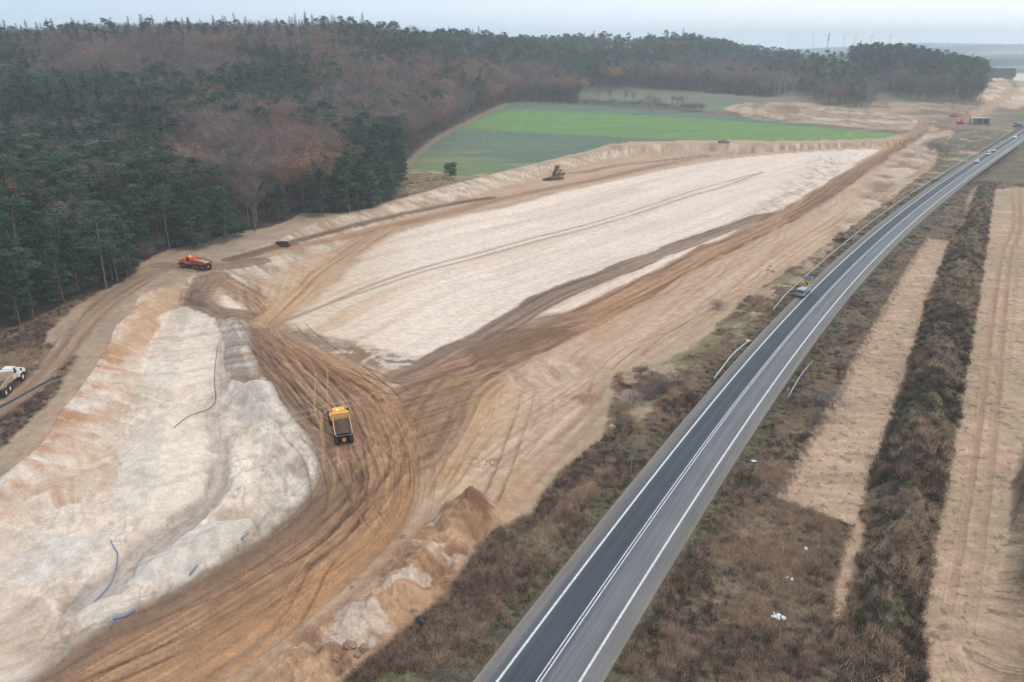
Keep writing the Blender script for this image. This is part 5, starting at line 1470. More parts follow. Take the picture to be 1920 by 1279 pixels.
    for s in (-1, 1):
        for x in (-1.2, -2.6, -3.9): PB().box(x - hinge.x - .06, x - hinge.x + .06, s * 1.28, s * 1.42, 1.6 - hinge.z, 2.66 - hinge.z).obj('wall_rib', body, bd)
    if load is not None:
        nx_, ny_ = 26, 12; xs_ = np.linspace(-5.3, -.2, nx_); ys_ = np.linspace(-1.24, 1.24, ny_); gx_, gy_ = np.meshgrid(xs_, ys_)
        hh_ = 2.18 + .62 * np.clip(1 - ((gx_ + 2.7) / 2.9) ** 2, 0, 1) * np.clip(1 - (gy_ / 1.35) ** 2, 0, 1) + .30 * (fbm(gx_ * 1.3 + px, gy_ * 1.3, 3, seed=5) - .5)
        hh_ = np.where((gx_ < -4.6), np.maximum(hh_, 2.25), hh_)
        vv_ = [(x_ - hinge.x, y_, z_ - hinge.z) for x_, y_, z_ in zip(gx_.ravel(), gy_.ravel(), hh_.ravel())]
        ff_ = [(r_ * nx_ + c_, r_ * nx_ + c_ + 1, (r_ + 1) * nx_ + c_ + 1, (r_ + 1) * nx_ + c_) for r_ in range(ny_ - 1) for c_ in range(nx_ - 1)]
        PB().add(vv_, ff_).obj('load', load, bd, smooth_=True)
    return root

dump_truck(641, 808, (628, 740), 'yellow articulated dump truck loaded with dark soil, driving away on the brown haul road', M_YEL, M_YELD, load=M_SOILD, bend=.10, bodymat=M_YELD, rim=M_DARKM)
dump_truck(366, 503, (336, 498), 'orange articulated dump truck carrying pale sand along the top track by the wood', M_ORA, M_ORAD, load=M_SOILT, rim=M_ORAD)
dump_truck(16, 726, (52, 690), 'cream white dump truck with an empty body parked on the grass at the left edge', M_CREAM, M_CREAMD, load=None, roofbeacon=False, rim=M_CREAM, bend=-.1)
dump_truck(1048, 330, (1063, 325), 'yellow dump truck with raised body tipping dark soil below the field bank', M_YEL, M_YELD, load=M_SOILD, tilt=R(38))

# spoil just tipped
def heap(px, py, rx, ry, rz, mat, label, name='soil_heap', rot=0, seed=1, rough=.3):
    p = at(px, py); o = lump(name, rx, ry, rz, mat, None, seed, (p.x, p.y, p.z - .1 * rz), rough, sub=4)
    o.rotation_euler = (0, 0, rot); tag(o, label, 'soil heap'); return o
heap(1037, 336, 7.0, 3.6, 1.3, M_SOILD, 'dark freshly tipped soil heap behind the raised yellow dump truck', rot=.9, seed=4, rough=.6)
heap(530, 459, 2.2, 1.6, 1.3, simple('black_soil', (.022, .02, .022), .9), 'small black soil heap on the bank between the orange truck and the wood', seed=6)
heap(1357, 274, 3.4, 2.4, 2.0, simple('brown_soil', (.17, .115, .08), .95, noise=.3), 'dark brown soil heap on the bank below the green field', seed=8)

# ---- cars
def car(px, py, label, paint, heading, lights=False, group=None, van=False, offs=None, name='car', cat='car'):
    if offs is not None:       # runs on the asphalt
        k = int(np.argmin(np.hypot(*(ROADC - np.array(unproj(px, py, 1.5))).T)))
        c = ROADC[k] + ROADN[k] * offs; d = ROADC[k + 1] - ROADC[k - 1]; ang = math.atan2(d[1], d[0]) + (math.pi if heading < 0 else 0); z = _rz[k] + .01
        p = Vector((c[0], c[1], z))
    else:
        p = at(px, py); ang = heading
    root = empty(name, p, (0, 0, ang)); tag(root, label, cat, group)
    h = 1.95 if van else 1.46
    prof = [(-2.2,.35),(2.2,.35),(2.3,.6),(2.2,.82),(1.2,1.0),(-2.15,1.02),(-2.3,.7)] if not van else [(-2.4,.35),(2.4,.35),(2.5,.7),(2.35,1.05),(1.55,1.2),(-2.4,1.2),(-2.45,.7)]
    PB().prism(prof, -.88, .88).obj('body', paint, root, .07, True)
    gh = [(-1.95,1.0),(1.2,.98),(.45,h-.05),(-.9,h),(-1.6,h-.08)] if not van else [(-2.35,1.18),(1.55,1.18),(.85,h-.03),(-.9,h),(-2.25,h-.04)]
    PB().prism(gh, -.80, .80, .22, 1.0).obj('glasshouse', M_GLASS, root, .04, True)
    rf = [(-1.35,h-.04),(.38,h-.06),(.2,h+.03),(-1.2,h+.04)] if not van else [(-2.2,h-.03),(.8,h-.04),(.6,h+.05),(-2.1,h+.05)]
    PB().prism(rf, -.70, .70).obj('roof', paint, root, .02, True)
    for x in (-1.4, 1.4):
        for s in (-1, 1):
            w_ = PB().lathe((0,0,0), s, [(.2,-.1),(.31,-.11),(.33,0),(.31,.11),(.2,.1),(.001,.08)], 16).obj('wheel', M_BLACK, root, loc=(x, s * .80, .33))
    for s in (-1, 1):
        PB().box(2.17, 2.31, s * .62 - .17, s * .62 + .17, .60, .76).obj('headlight', M_HEAD if lights else M_WHITE, root, .02)
        PB().box(-2.32, -2.2, s * .68 - .12, s * .68 + .12, .66, .85).obj('tail_light', M_RED, root, .02)
        PB().box(.55, .7, s * .98 - .1, s * .98 + .08, .98, 1.12).obj('mirror', paint, root, .02)
    return root
G_C = 'cars driving on the asphalt road'
car(1821, 304, 'white car nearest in the row of cars coming down the road', M_WHITE, -1, False, G_C, offs=-1.75)
car(1845, 290, 'tall white car second in the row coming down the road', M_WHITE, -1, False, G_C, van=True, offs=-1.75)
car(1857, 283, 'dark silver car with lit headlights third in the row on the road', M_SILV, -1, True, G_C, offs=-1.75)
car(1898, 258, 'white car with lit headlights farthest up the road near the right edge', M_WHITE, -1, True, G_C, offs=-1.75)
car(1750, 231, 'white van parked on the dirt by the forked site track', M_WHITE, R(178), False, None, van=True, name='van', cat='van')

# ---- road-works truck with sign frame on the hard shoulder
def works_truck():
    k = int(np.argmin(np.hypot(*(ROADC - np.array(unproj(1517, 553, .6))).T)))
    c = ROADC[k] - ROADN[k] * 4.75; d = ROADC[k + 1] - ROADC[k - 1]; ang = math.atan2(d[1], d[0]) + math.pi      # faces the camera
    root = empty('works_truck', (c[0], c[1], _rz[k]), (0, 0, ang)); tag(root, 'grey road works truck with an upright sign frame standing on the left shoulder', 'truck')
    PB().box(-3.2, 3.3, -.45, .45, .55, .8).obj('chassis', M_DARKM, root, .02)
    PB().prism([(1.7,.6),(3.5,.6),(3.55,1.3),(3.2,2.15),(1.7,2.2)], -1.05, 1.05, .06, 1.3).obj('cab', M_LGREY, root, .06)
    PB().add([(3.57,-.9,1.3),(3.57,.9,1.3),(3.28,.85,2.02),(3.28,-.85,2.02)], [(0,1,2,3)]).obj('window', M_GLASS, root)
    for s in (-1, 1): PB().add([(2.1,s*1.065,1.3),(3.3,s*1.065,1.3),(3.05,s*1.02,2.0),(2.1,s*1.02,2.0)], [(0,1,2,3)]).obj('window', M_GLASS, root)
    PB().box(-3.3, 1.6, -1.15, 1.15, .82, .98).obj('deck', M_GREY, root, .02)
    for s in (-1, 1): PB().box(-3.3, 1.6, s * 1.15, s * 1.2, .98, 1.35).obj('side_board', M_LGREY, root, .01)
    PB().box(-1.5, .9, -.8, .7, .98, 1.75).obj('equipment_box', M_LGREY, root, .05)
    PB().box(.2, 1.4, 1.2, 1.26, 1.0, 1.3).obj('warning_stripe', M_RED, root)
    fr = empty('sign_frame', (-3.0, 0, .98), (0, -.12, 0)); fr.parent = root
    b = PB().box(0, .1, -1.3, -1.2, 0, 3.1).box(0, .1, 1.2, 1.3, 0, 3.1).box(0, .1, -1.3, 1.3, 3.0, 3.12).box(0, .1, -1.3, 1.3, 0, .1).box(0, .1, -1.3, 1.3, 1.75, 1.85)
    b.path([(.05,-1.2,1.9),(.05,1.2,3.0)], .05).path([(.05,1.2,1.9),(.05,-1.2,3.0)], .05); b.obj('frame', M_LGREY, fr)
    PB().box(.02, .08, -1.2, -.75, 1.95, 3.0).obj('panel', M_LGREY, fr); PB().box(.02, .08, .75, 1.2, 1.95, 3.0).obj('panel', M_LGREY, fr)
    t = PB(); 
    for a, c_ in (((-.6,.75),(.6,.75)),((.6,.75),(0,1.85)),((0,1.85),(-.6,.75))): t.path([(.14,a[0],a[1]),(.14,c_[0],c_[1])], .07)
    t.obj('triangle_sign', M_YPL, fr)
    PB().add([(.12,-.5,.8),(.12,.5,.8),(.12,0,1.72)], [(0,1,2)]).obj('sign_face', simple('dull_olive', (.10, .085, .03), .7), fr)
    PB().cyl((.1, -1.0, 1.5), (.22, -1.0, 1.5), .16, n=14).obj('lamp', simple('red_lamp', (.9, .1, .06), .4, emit=((1, .15, .1), 1.2)), fr)
    for x in (-2.1, 2.5):
        for s in (-1, 1): wheel(root, x, s * .98, .42, .42, .28, s, M_GREY)
works_truck()

# ---- guard rails and posts along the road
def road_idx(px, py):
    return int(np.argmin(np.hypot(*(ROADC - np.array(unproj(px, py, .6))).T)))
def guard_rail(i0, i1, off, label, mat, hh=.75, beam=.32, step=1, double=0.0):
    root = empty('guard_rail', (ROADC[i0][0], ROADC[i0][1], 0)); tag(root, label, 'guard rail')
    o0 = Vector((ROADC[i0][0], ROADC[i0][1], 0)); idx = list(range(i0, i1 + 1, step)); n = len(idx)
    pts = []
    for t, k in enumerate(idx):
        c = ROADC[k] + ROADN[k] * off; z = max(gz_at(c[0], c[1]), _rz[k] - .3)
        e = min(1, min(t, n - 1 - t) / 2.0); pts.append((c[0] - o0.x, c[1] - o0.y, z + (hh - .35) * e + .35 - .5 * (1 - e)))
    b = PB()
    for (x, y, z), k in zip(pts, idx): pass
    prof = [(-.05, -beam / 2), (.03, -beam / 4), (-.05, 0), (.03, beam / 4), (-.05, beam / 2), (-.11, beam / 2), (-.11, -beam / 2)]
    V_ = []; F_ = []
    for (x, y, z), k in zip(pts, idx):
        nx, ny = ROADN[k] * (-1 if off > 0 else 1)
        for a, h_ in prof: V_.append((x + nx * a, y + ny * a, z - beam / 2 + h_))
    m = len(prof)
    for i in range(n - 1):
        for j in range(m): F_.append((i * m + j, i * m + (j + 1) % m, (i + 1) * m + (j + 1) % m, (i + 1) * m + j))
    b.add(V_, F_).obj('rail_beam', mat, root)
    pm = PB().box(-.05, .05, -.06, .06, -1.3, 0).obj('post', M_ZINC, root, loc=(pts[0][0], pts[0][1], pts[0][2] - .05))
    for (x, y, z), k in list(zip(pts, idx))[1:]:
        c = pm.copy(); COL.objects.link(c); c.parent = root; nx, ny = ROADN[k] * (-1 if off > 0 else 1)
        c.location = (x - nx * .16, y - ny * .16, z - .05)
    return root
guard_rail(road_idx(1462, 584), road_idx(1908, 248), -8.1, 'long thin steel guard rail along the left of the road past the works truck', M_ZINC, beam=.18)
guard_rail(road_idx(1360, 705), road_idx(1416, 640), -6.9, 'short pale guard rail at the left shoulder below the yellow bag', M_ZINCW, beam=.36)
guard_rail(road_idx(1452, 738), road_idx(1498, 668), 7.2, 'short bent steel guard rail at the right edge of the road', M_ZINCW, beam=.26)
def delineator(px, py, label, red=False, n_=[0]):
    p = at(px, py); root = empty('delineator_post', p, (0, 0, .3)); tag(root, label, 'road post', 'white reflector posts along the road')
    PB().prism([(-.06,0),(.06,0),(.06,1.0),(-.06,1.1)], -.05, .05).obj('post', M_WHITE, root, .01)
    PB().box(-.064, .064, -.054, .054, .72, .9).obj('reflector_band', M_RED if red else M_BLACK, root)
for px, py, lb, rd in [(1560,481,'white reflector post on the left verge just above the works truck',0),(1706,372,'white reflector post on the left verge by the blue sign',0),
                       (1798,309,'white reflector post at the left rail opposite the nearest white car',0),(1858,272,'white reflector post at the left rail above the three cars',0),
                       (1647,495,'white reflector post on the right verge level with the bare soil plot',0),(1773,381,'white reflector post on the right verge where the bend straightens',0),
                       (1853,316,'white reflector post on the right verge just below the orange signs',0),(1908,277,'white reflector post farthest up the right verge',0),
                       (1343,704,'red and white post at the near end of the pale guard rail',1),(1477,734,'red and white post at the near end of the right guard rail',1)]:
    delineator(px, py, lb, rd)

# ---- signs
def sign_tri(px, py, h, label, mat, size=.55, ang=None, name='warning_sign', down=False):
    p = at(px, py); root = empty(name, p, (0, 0, ang if ang is not None else 0)); tag(root, label, 'road sign')
    PB().cyl((0, 0, -.2), (0, 0, h), .035, n=8).obj('pole', M_ZINC, root)
    z = h - size * .9
    PB().prism([(-size, z), (size, z), (0, z + size * 1.7)] if not down else [(-size, z + size * 1.7), (size, z + size * 1.7), (0, z)], -.07, -.04).obj('plate', mat, root, .01)
    return root
sign_tri(1183, 889, 3.0, 'grey triangular sign back on a pole in the dry grass left of the road', M_GREY, .62, .2)
sign_tri(1366, 671, 2.6, 'grey back of a triangular road sign behind the pale guard rail', M_GREY, .62, .2)
def sign_rect(px, py, h, w, hh, label, mat, ang=0):
    p = at(px, py); root = empty('information_sign', p, (0, 0, ang)); tag(root, label, 'road sign')
    for s in (-1, 1): PB().cyl((s * w * .35, 0, -.2), (s * w * .35, 0, h), .04, n=8).obj('pole', M_ZINC, root)
    PB().box(-w / 2, w / 2, -.08, -.05, h - hh, h).obj('plate', mat, root, .01)
sign_rect(1630, 418, 3.0, 1.2, 1.5, 'small blue grey rectangular sign on poles beside the left guard rail', simple('sign_back_blue', (.14, .22, .28), .6), .1)
def temp_sign(px, py, label, two=False):
    p = at(px, py); root = empty('roadworks_sign', p, (0, 0, .3)); tag(root, label, 'road sign', 'orange temporary signs on the right verge')
    PB().cyl((0, 0, 0), (0, 0, 1.9), .03, n=6).obj('pole', M_ZINC, root)
    PB().box(-.5, .5, -.35, .35, 0, .08).obj('base_plate', M_DARKM, root)
    PB().prism([(-.75, .7), (.75, .7), (0, 2.0)], -.07, -.04).obj('plate', M_OSIGN, root)
    if two: PB().cyl((0, -.04, 2.6), (0, -.07, 2.6), .55, n=18).obj('round_plate', M_OSIGN, root)
temp_sign(1858, 309, 'orange triangular roadworks sign nearest of those on the right verge')
temp_sign(1886, 288, 'orange double roadworks sign, triangle under a round plate, on the right verge', True)
temp_sign(1895, 283, 'orange triangular roadworks sign farthest up the right verge')
# hazard pole, yellow bag, yellow stake
p = at(1344, 656); root = empty('hazard_pole', p, (0, 0, 0)); tag(root, 'thin black and yellow striped pole in the dry brush left of the road', 'marker pole')
for k in range(10): PB().cyl((.02 * k, 0, .3 * k), (.02 * (k + 1), 0, .3 * (k + 1)), .06, n=8).obj('band', M_YPL if k % 2 else M_BLACK, root)
p = at(1403, 640); o = lump('plastic_bag', .55, .4, .42, M_YPL, None, 3, p, .3); tag(o, 'bright yellow plastic bag lying on the left verge above the pale guard rail', 'plastic bag')
p = at(1524, 712); o = PB().box(-.12, .12, -.03, .03, 0, 1.5).obj('marker_stake', simple('lime_paint', (.35, .36, .05), .6), None, loc=p); o.rotation_euler = (0, .25, 0); tag(o, 'pale lime green stake in the brown brush right of the road', 'stake')

# ---- pipes, hoses, wires
def hose(pix, r, mat, label, name='hose', cat='hose', lift=.1, n=5):
    g = smooth(np.array(pix, float), n); pts = [at(a, b, r + lift) for a, b in g]
    c = pts[0].copy(); b = PB().path([tuple(q - c) for q in pts], r, 8)
    o = b.obj(name, mat, None, loc=c, smooth_=False); tag(o, label, cat); return o
hose([(-12,772),(0,765),(25,752),(50,738),(75,724),(92,715),(102,709)], .17, M_PIPEB, 'dark blue drain pipe lying across the dirt track by the cream truck', 'pipe', 'pipe')
p = at(103, 709); rt = empty('standpipe', p); tag(rt, 'grey standpipe at the upper end of the dark blue pipe', 'standpipe')
PB().cyl((0, 0, 0), (.1, .1, 1.6), .13, n=8).obj('pipe', M_ZINC, rt); PB().cyl((.1, .1, 1.6), (.45, .2, 1.85), .15, n=8).obj('outlet', M_LGREY, rt)
hose([(327,803),(335,796),(352,783),(372,775),(390,769),(402,758),(405,745),(403,725),(403,700),(405,675),(408,650)], .06, M_PIPEB, 'long dark blue hose winding down the white sand pit floor', n=4)
hose([(208,1015),(213,1026),(220,1037),(221,1050),(218,1070),(212,1088),(204,1102),(195,1112),(186,1122),(178,1130)], .075, M_BLUE, 'curved light blue hose on the white sand at the lower left', n=4)
hose([(453,1013),(466,1001)], .10, M_BLUE, 'short straight blue pipe on the pale sand beside the haul road bend', 'pipe', 'pipe', n=1)
hose([(355,1080),(371,1062)], .10, M_BLUE, 'short dark blue pipe half way along the white bank edge', 'pipe', 'pipe', n=1)
hose([(208,1177),(213,1163),(235,1158),(250,1148)], .10, M_BLUE, 'kinked deep blue pipe near the bottom of the white bank', 'pipe', 'pipe', n=1)
# coils of reinforcing wire
p = at(912, 866); rt = empty('wire_coils', p); tag(rt, 'tangled rusty wire rings lying flat on the pale soil', 'wire coils')
rg = np.random.RandomState(4)
for k in range(6):
    cx_, cy_ = rg.uniform(-2.6, 2.6), rg.uniform(-1.0, 1.0); r_ = rg.uniform(.9, 1.9)
    PB().path([(cx_ + r_ * math.cos(t), cy_ + r_ * math.sin(t) * rg.uniform(.97, 1.03), .12 + .1 * math.sin(3 * t + k)) for t in np.linspace(0, 2 * math.pi, 22)], .02, 4).obj('ring', M_RUSTB, rt)
for k in range(5):
    a = rg.uniform(0, 6.28); PB().path([(0, 0, .2), (math.cos(a) * 2.8, math.sin(a) * 1.7, .1)], .03, 4).obj('wire', M_RUSTB, rt)
# culvert
p = at(789, 1165); o = PB().lathe((0, 0, 0), 1, [(.27, -.8), (.27, .5), (.32, .5), (.32, -.8), (.27, -.8)], 18).obj('culvert_pipe', M_BLACK, None, loc=p + Vector((0, 0, .1))); o.rotation_euler = (0, 0, .6); tag(o, 'black culvert pipe end sticking out at the edge of the rubble', 'pipe')
# ---- boulders and clods
bl = [(657,1210,1.0,'largest boulder in the dirt at the bottom centre'),(683,1215,.85,'dark round boulder right of the largest boulder at the bottom centre'),(628,1233,.7,'boulder below and left of the largest boulder at the bottom'),
      (670,1228,.6,'small boulder below the two largest at the bottom centre'),(668,1250,.55,'lowest small boulder in the rubble at the bottom centre'),(777,1145,.45,'brown clod at the rubble edge by the verge'),
      (774,1037,.7,'pale rounded lump on the rubble above the haul road edge'),(660,1102,.5,'dark clod beside the haul road on the lower right side'),(755,1006,.55,'brown clod at the outer edge of the orange wheel tracks'),
      (1441,507,.8,'left one of the pale rocks on the bank above the works truck'),(1449,510,.9,'right one of the pale rocks on the bank above the works truck'),(1444,500,.7,'upper one of the pale rocks on the bank above the works truck'),
      (1147,802,1.0,'orange brown soil clod at the end of the dark brush')]
for k, (px, py, r_, lb) in enumerate(bl):
    p = at(px, py); o = lump('boulder', r_ * .72, r_ * .6, r_ * .5, M_STONE if k != 12 else M_SOILT, None, k + 3, p, .3); o.rotation_euler = (0, 0, k * 1.3); tag(o, lb, 'boulder', 'loose boulders and clods')
def litter(px, py, pieces, label):
    p = at(px, py); rt = empty('litter', p); tag(rt, label, 'litter'); rg = np.random.RandomState(int(px))
    for k in range(pieces):
        b = lump('scrap', rg.uniform(.15, .5), rg.uniform(.1, .35), rg.uniform(.06, .2), M_LITTER, rt, k + px, (rg.uniform(-.9, .9), rg.uniform(-.5, .5), .12), .5, sub=2); b.rotation_euler = (0, 0, rg.uniform(0, 3))
litter(1460, 1157, 5, 'scraps of white plastic litter in the dry grass at the lower right')
litter(1413, 863, 2, 'small white litter scraps in the grass just right of the road')
litter(1524, 1031, 1, 'single white scrap in the dry grass below the bare plot')
litter(1480, 1087, 2, 'pale scraps in the dry grass above the larger white litter')
litter(1802, 262, 6, 'white sacks strewn on the green patch by the works area')

# ---- pylons and their wires
def pylon(px, py, h, yaw, label, arms=((.72, 5.2), (.86, 3.6)), base=3.6, group='lattice pylons of the power line', far=False, Y=None):
    if Y is None: p = at(px, py)
    else:
        x, _, = 0, 0
        zc = Y * cp + CAMH * sp; x = (px - 960) / FPX * zc; p = Vector((x, Y, gz_at(x, Y)))
    root = empty('pylon', p, (0, 0, yaw)); tag(root, label, 'pylon', group)
    t_ = .055 if not far else .16
    def wd(f): return base / 2 * (1 - f) ** 1.0 * .92 + .28 if f < .7 else base / 2 * .3 * .92 + .28 - (f - .7) * .9
    b = PB(); nb = 9; fs = [1 - (1 - k / nb) ** 1.25 for k in range(nb + 1)]
    for s, t in ((-1,-1),(1,-1),(1,1),(-1,1)):
        b.path([(s * wd(f), t * wd(f), f * h) for f in fs], t_ * 1.3, 4)
    for f0, f1 in zip(fs[:-1], fs[1:]):
        a, c = wd(f0), wd(f1); q0 = [(-a,-a),(a,-a),(a,a),(-a,a)]; q1 = [(-c,-c),(c,-c),(c,c),(-c,c)]
        for k in range(4):
            j = (k + 1) % 4
            b.path([(*q0[k], f0 * h), (*q1[j], f1 * h)], t_ * .8, 3); b.path([(*q0[j], f0 * h), (*q1[k], f1 * h)], t_ * .8, 3); b.path([(*q1[k], f1 * h), (*q1[j], f1 * h)], t_ * .8, 3)
    b.obj('lattice_tower', M_PYL, root)
    tips = []
    for f, L_ in arms:
        for s in (-1, 1):
            z = f * h; w_ = wd(f)
            PB().path([(s * w_, -w_, z), (s * L_, 0, z)], t_, 4).path([(s * w_, w_, z), (s * L_, 0, z)], t_, 4).path([(s * w_, 0, z + 1.1), (s * L_, 0, z)], t_, 4).obj('cross_arm', M_PYL, root)
            PB().cyl((s * L_, 0, z), (s * L_, 0, z - 1.6), .10, n=6).obj('insulator', M_DARKM, root)
            a = yaw; tips.append(p + Vector((math.cos(a) * s * L_, math.sin(a) * s * L_, z - 1.6)))
    return tips
p1 = pylon(1545, 196, 31, R(15), 'green grey lattice pylon at the left edge of the spoil heaps')
p2 = pylon(1620, 237, 29, R(15), 'nearest green lattice pylon standing at the edge of the green field')
p3 = pylon(1672, 181, 24, R(20), 'lattice pylon in front of the pine block, behind the works area')
p4 = pylon(1783, 230, 27, R(20), 'lattice pylon beside the orange excavator')
def wires(a, b, label, sag=3.5):
    o0 = a[0]; bb = PB()
    for u, v in zip(a, b):
        pts = []
        for t in np.linspace(0, 1, 13):
            q = u.lerp(v, t); q.z -= sag * 4 * t * (1 - t); pts.append(tuple(q - o0))
        bb.path(pts, .035, 3)
    o = bb.obj('power_cables', M_DARKM, None, loc=o0); tag(o, label, 'power cables', None, 'thing')
wires(p1, p2, 'sagging power cables between the left pylon and the one at the field edge')
wires(p3, p4, 'sagging power cables from the pine block pylon to the one by the excavator')
def far_xy(px, Y, z=0):
    zc = Y * cp + (CAMH - z) * sp; return (px - 960) / FPX * zc, Y
for k, (px, Y, h) in enumerate([(1379, 2300, 34), (1433, 1900, 34), (1444, 2200, 36), (1471, 2500, 34), (1504, 2600, 34), (1570, 1700, 30)]):
    lb = ['far pylon above the left end of the distant copses', 'far pylon rising behind the middle of the distant copses, left of its twin', 'far pylon rising behind the distant copses, right of its twin', 'faint far pylon between the copses and the tall dark tower',
          'faint far pylon just left of the tall dark tower', 'pylon right behind the pine copse below the tall dark tower'][k]
    pylon(px, 0, h, .3, lb, far=True, Y=Y, group='faint pylons on the horizon')
# ---- horizon: turbines, tower, hall, church
def turbine(px, Y, hub, a0, label):
    x, y = far_xy(px, Y, hub / 2); z = gz_at(x, y); root = empty('wind_turbine', (x, y, z)); tag(root, label, 'wind turbine', 'wind turbines on the horizon')
    top = CAMH + hub - z
    PB().cyl((0, 0, 0), (0, 0, top), 2.4, 1.4, 10).obj('tower', M_FAR, root)
    PB().box(-1.6, 1.6, -4, 4, top - 1, top + 2.2).obj('nacelle', M_FAR, root)
    for k in range(3):
        a = a0 + k * 2.0944; d = np.array([math.cos(a), 0, math.sin(a)]); q = np.array([-math.sin(a), 0, math.cos(a)]); c = np.array([0, -4.6, top + .6])
        v = [c - q * 1.2, c + q * 1.2, c + d * 12 + q * 1.7, c + d * 38, c + d * 12 - q * 1.0]; v2 = [w_ + np.array([0, .6, 0]) for w_ in v]
        PB().add(v + v2, [(0,1,2,3,4),(9,8,7,6,5)] + [(i, (i + 1) % 5, (i + 1) % 5 + 5, i + 5) for i in range(5)]).obj('blade', M_FAR, root)
for px, Y, hub, a0, lb in [(1480,6100,44,.3,'faint wind turbine farthest left of the row on the horizon'),(1523,5500,44,.2,'wind turbine just left of the tall dark tower'),(1549,5900,50,.9,'wind turbine half hidden behind the tall dark tower'),
                           (1580,5000,42,.5,'large wind turbine just right of the tall dark tower'),(1601,5600,42,1.2,'slim wind turbine third from the right'),(1631,5000,40,1.5,'wind turbine second from the right, above the pine block'),(1665,4900,38,.5,'wind turbine farthest right on the horizon')]:
    turbine(px, Y, hub, a0, lb)
x, y = far_xy(1549, 2400, 20); z = gz_at(x, y); rt = empty('radio_tower', (x, y, z)); tag(rt, 'tall slender dark tower on the horizon above the copses', 'tower')
PB().cyl((0, 0, 0), (0, 0, 62 - z), 1.5, 1.0, 10).obj('shaft', M_LGREY, rt); PB().cyl((0, 0, 62 - z), (0, 0, 86 - z), 1.7, 1.2, 10).obj('upper_shaft', M_CHIM, rt); PB().cyl((0, 0, 86 - z), (0, 0, 90 - z), .3, .1, 6).obj('antenna', M_CHIM, rt)
def building(px, Y, w, d, h, mat, label, name='warehouse', cat='building', roof=None, rot=0.1):
    x, y = far_xy(px, Y); z = gz_at(x, y); rt = empty(name, (x, y, z), (0, 0, rot)); tag(rt, label, cat)
    PB().box(-w / 2, w / 2, -d / 2, d / 2, -4, h).obj('wall', mat, rt)
    PB().prism([(-w / 2 - .5, h), (w / 2 + .5, h), (w / 2 - 1, h + 2.0), (-w / 2 + 1, h + 2.0)], -d / 2 - .5, d / 2 + .5).obj('roof', roof or M_LGREY, rt)
    for k in range(6):
        xx = -w / 2 + w * (k + .5) / 6; PB().box(xx - w * .04, xx + w * .04, -d / 2 - .06, -d / 2 - .02, 1.5, h - 2).obj('window', M_GLASS, rt)
    return rt
building(1546, 2050, 40, 18, 7, M_WHITE, 'long white hall below the tall dark tower beyond the copses', roof=M_WHITE)
rt = building(1712, 4100, 30, 12, 8, M_CONC, 'distant church with a pointed spire on the far slope', 'church', 'church', simple('roof_tile', (.22, .09, .07), .8)); PB().box(-20, -14, -3, 3, 0, 22).obj('tower', M_CONC, rt); PB().cyl((-17, 0, 22), (-17, 0, 40), 4.5, .1, 8).obj('spire', M_CHIM, rt)
rg = np.random.RandomState(12)
for k in range(16):
    px = rg.uniform(1690, 1860); Y = rg.uniform(3300, 4500)
    x, y = far_xy(px, Y); z = gz_at(x, y); w_ = rg.uniform(8, 14)
    root = empty('house', (x, y, z), (0, 0, rg.uniform(0, 1.5))); tag(root, 'tiny pale house of the hazy far village below the church', 'house', 'houses of the far village')
    PB().box(-w_ / 2, w_ / 2, -4, 4, -3, 5).obj('wall', M_WHITE if k % 2 else M_CONC, root); PB().prism([(-w_ / 2 - .3, 5), (w_ / 2 + .3, 5), (w_ / 2 - 1.5, 8.5), (-w_ / 2 + 1.5, 8.5)], -4.3, 4.3).obj('roof', M_ORAD if k % 3 else M_GREY, root)

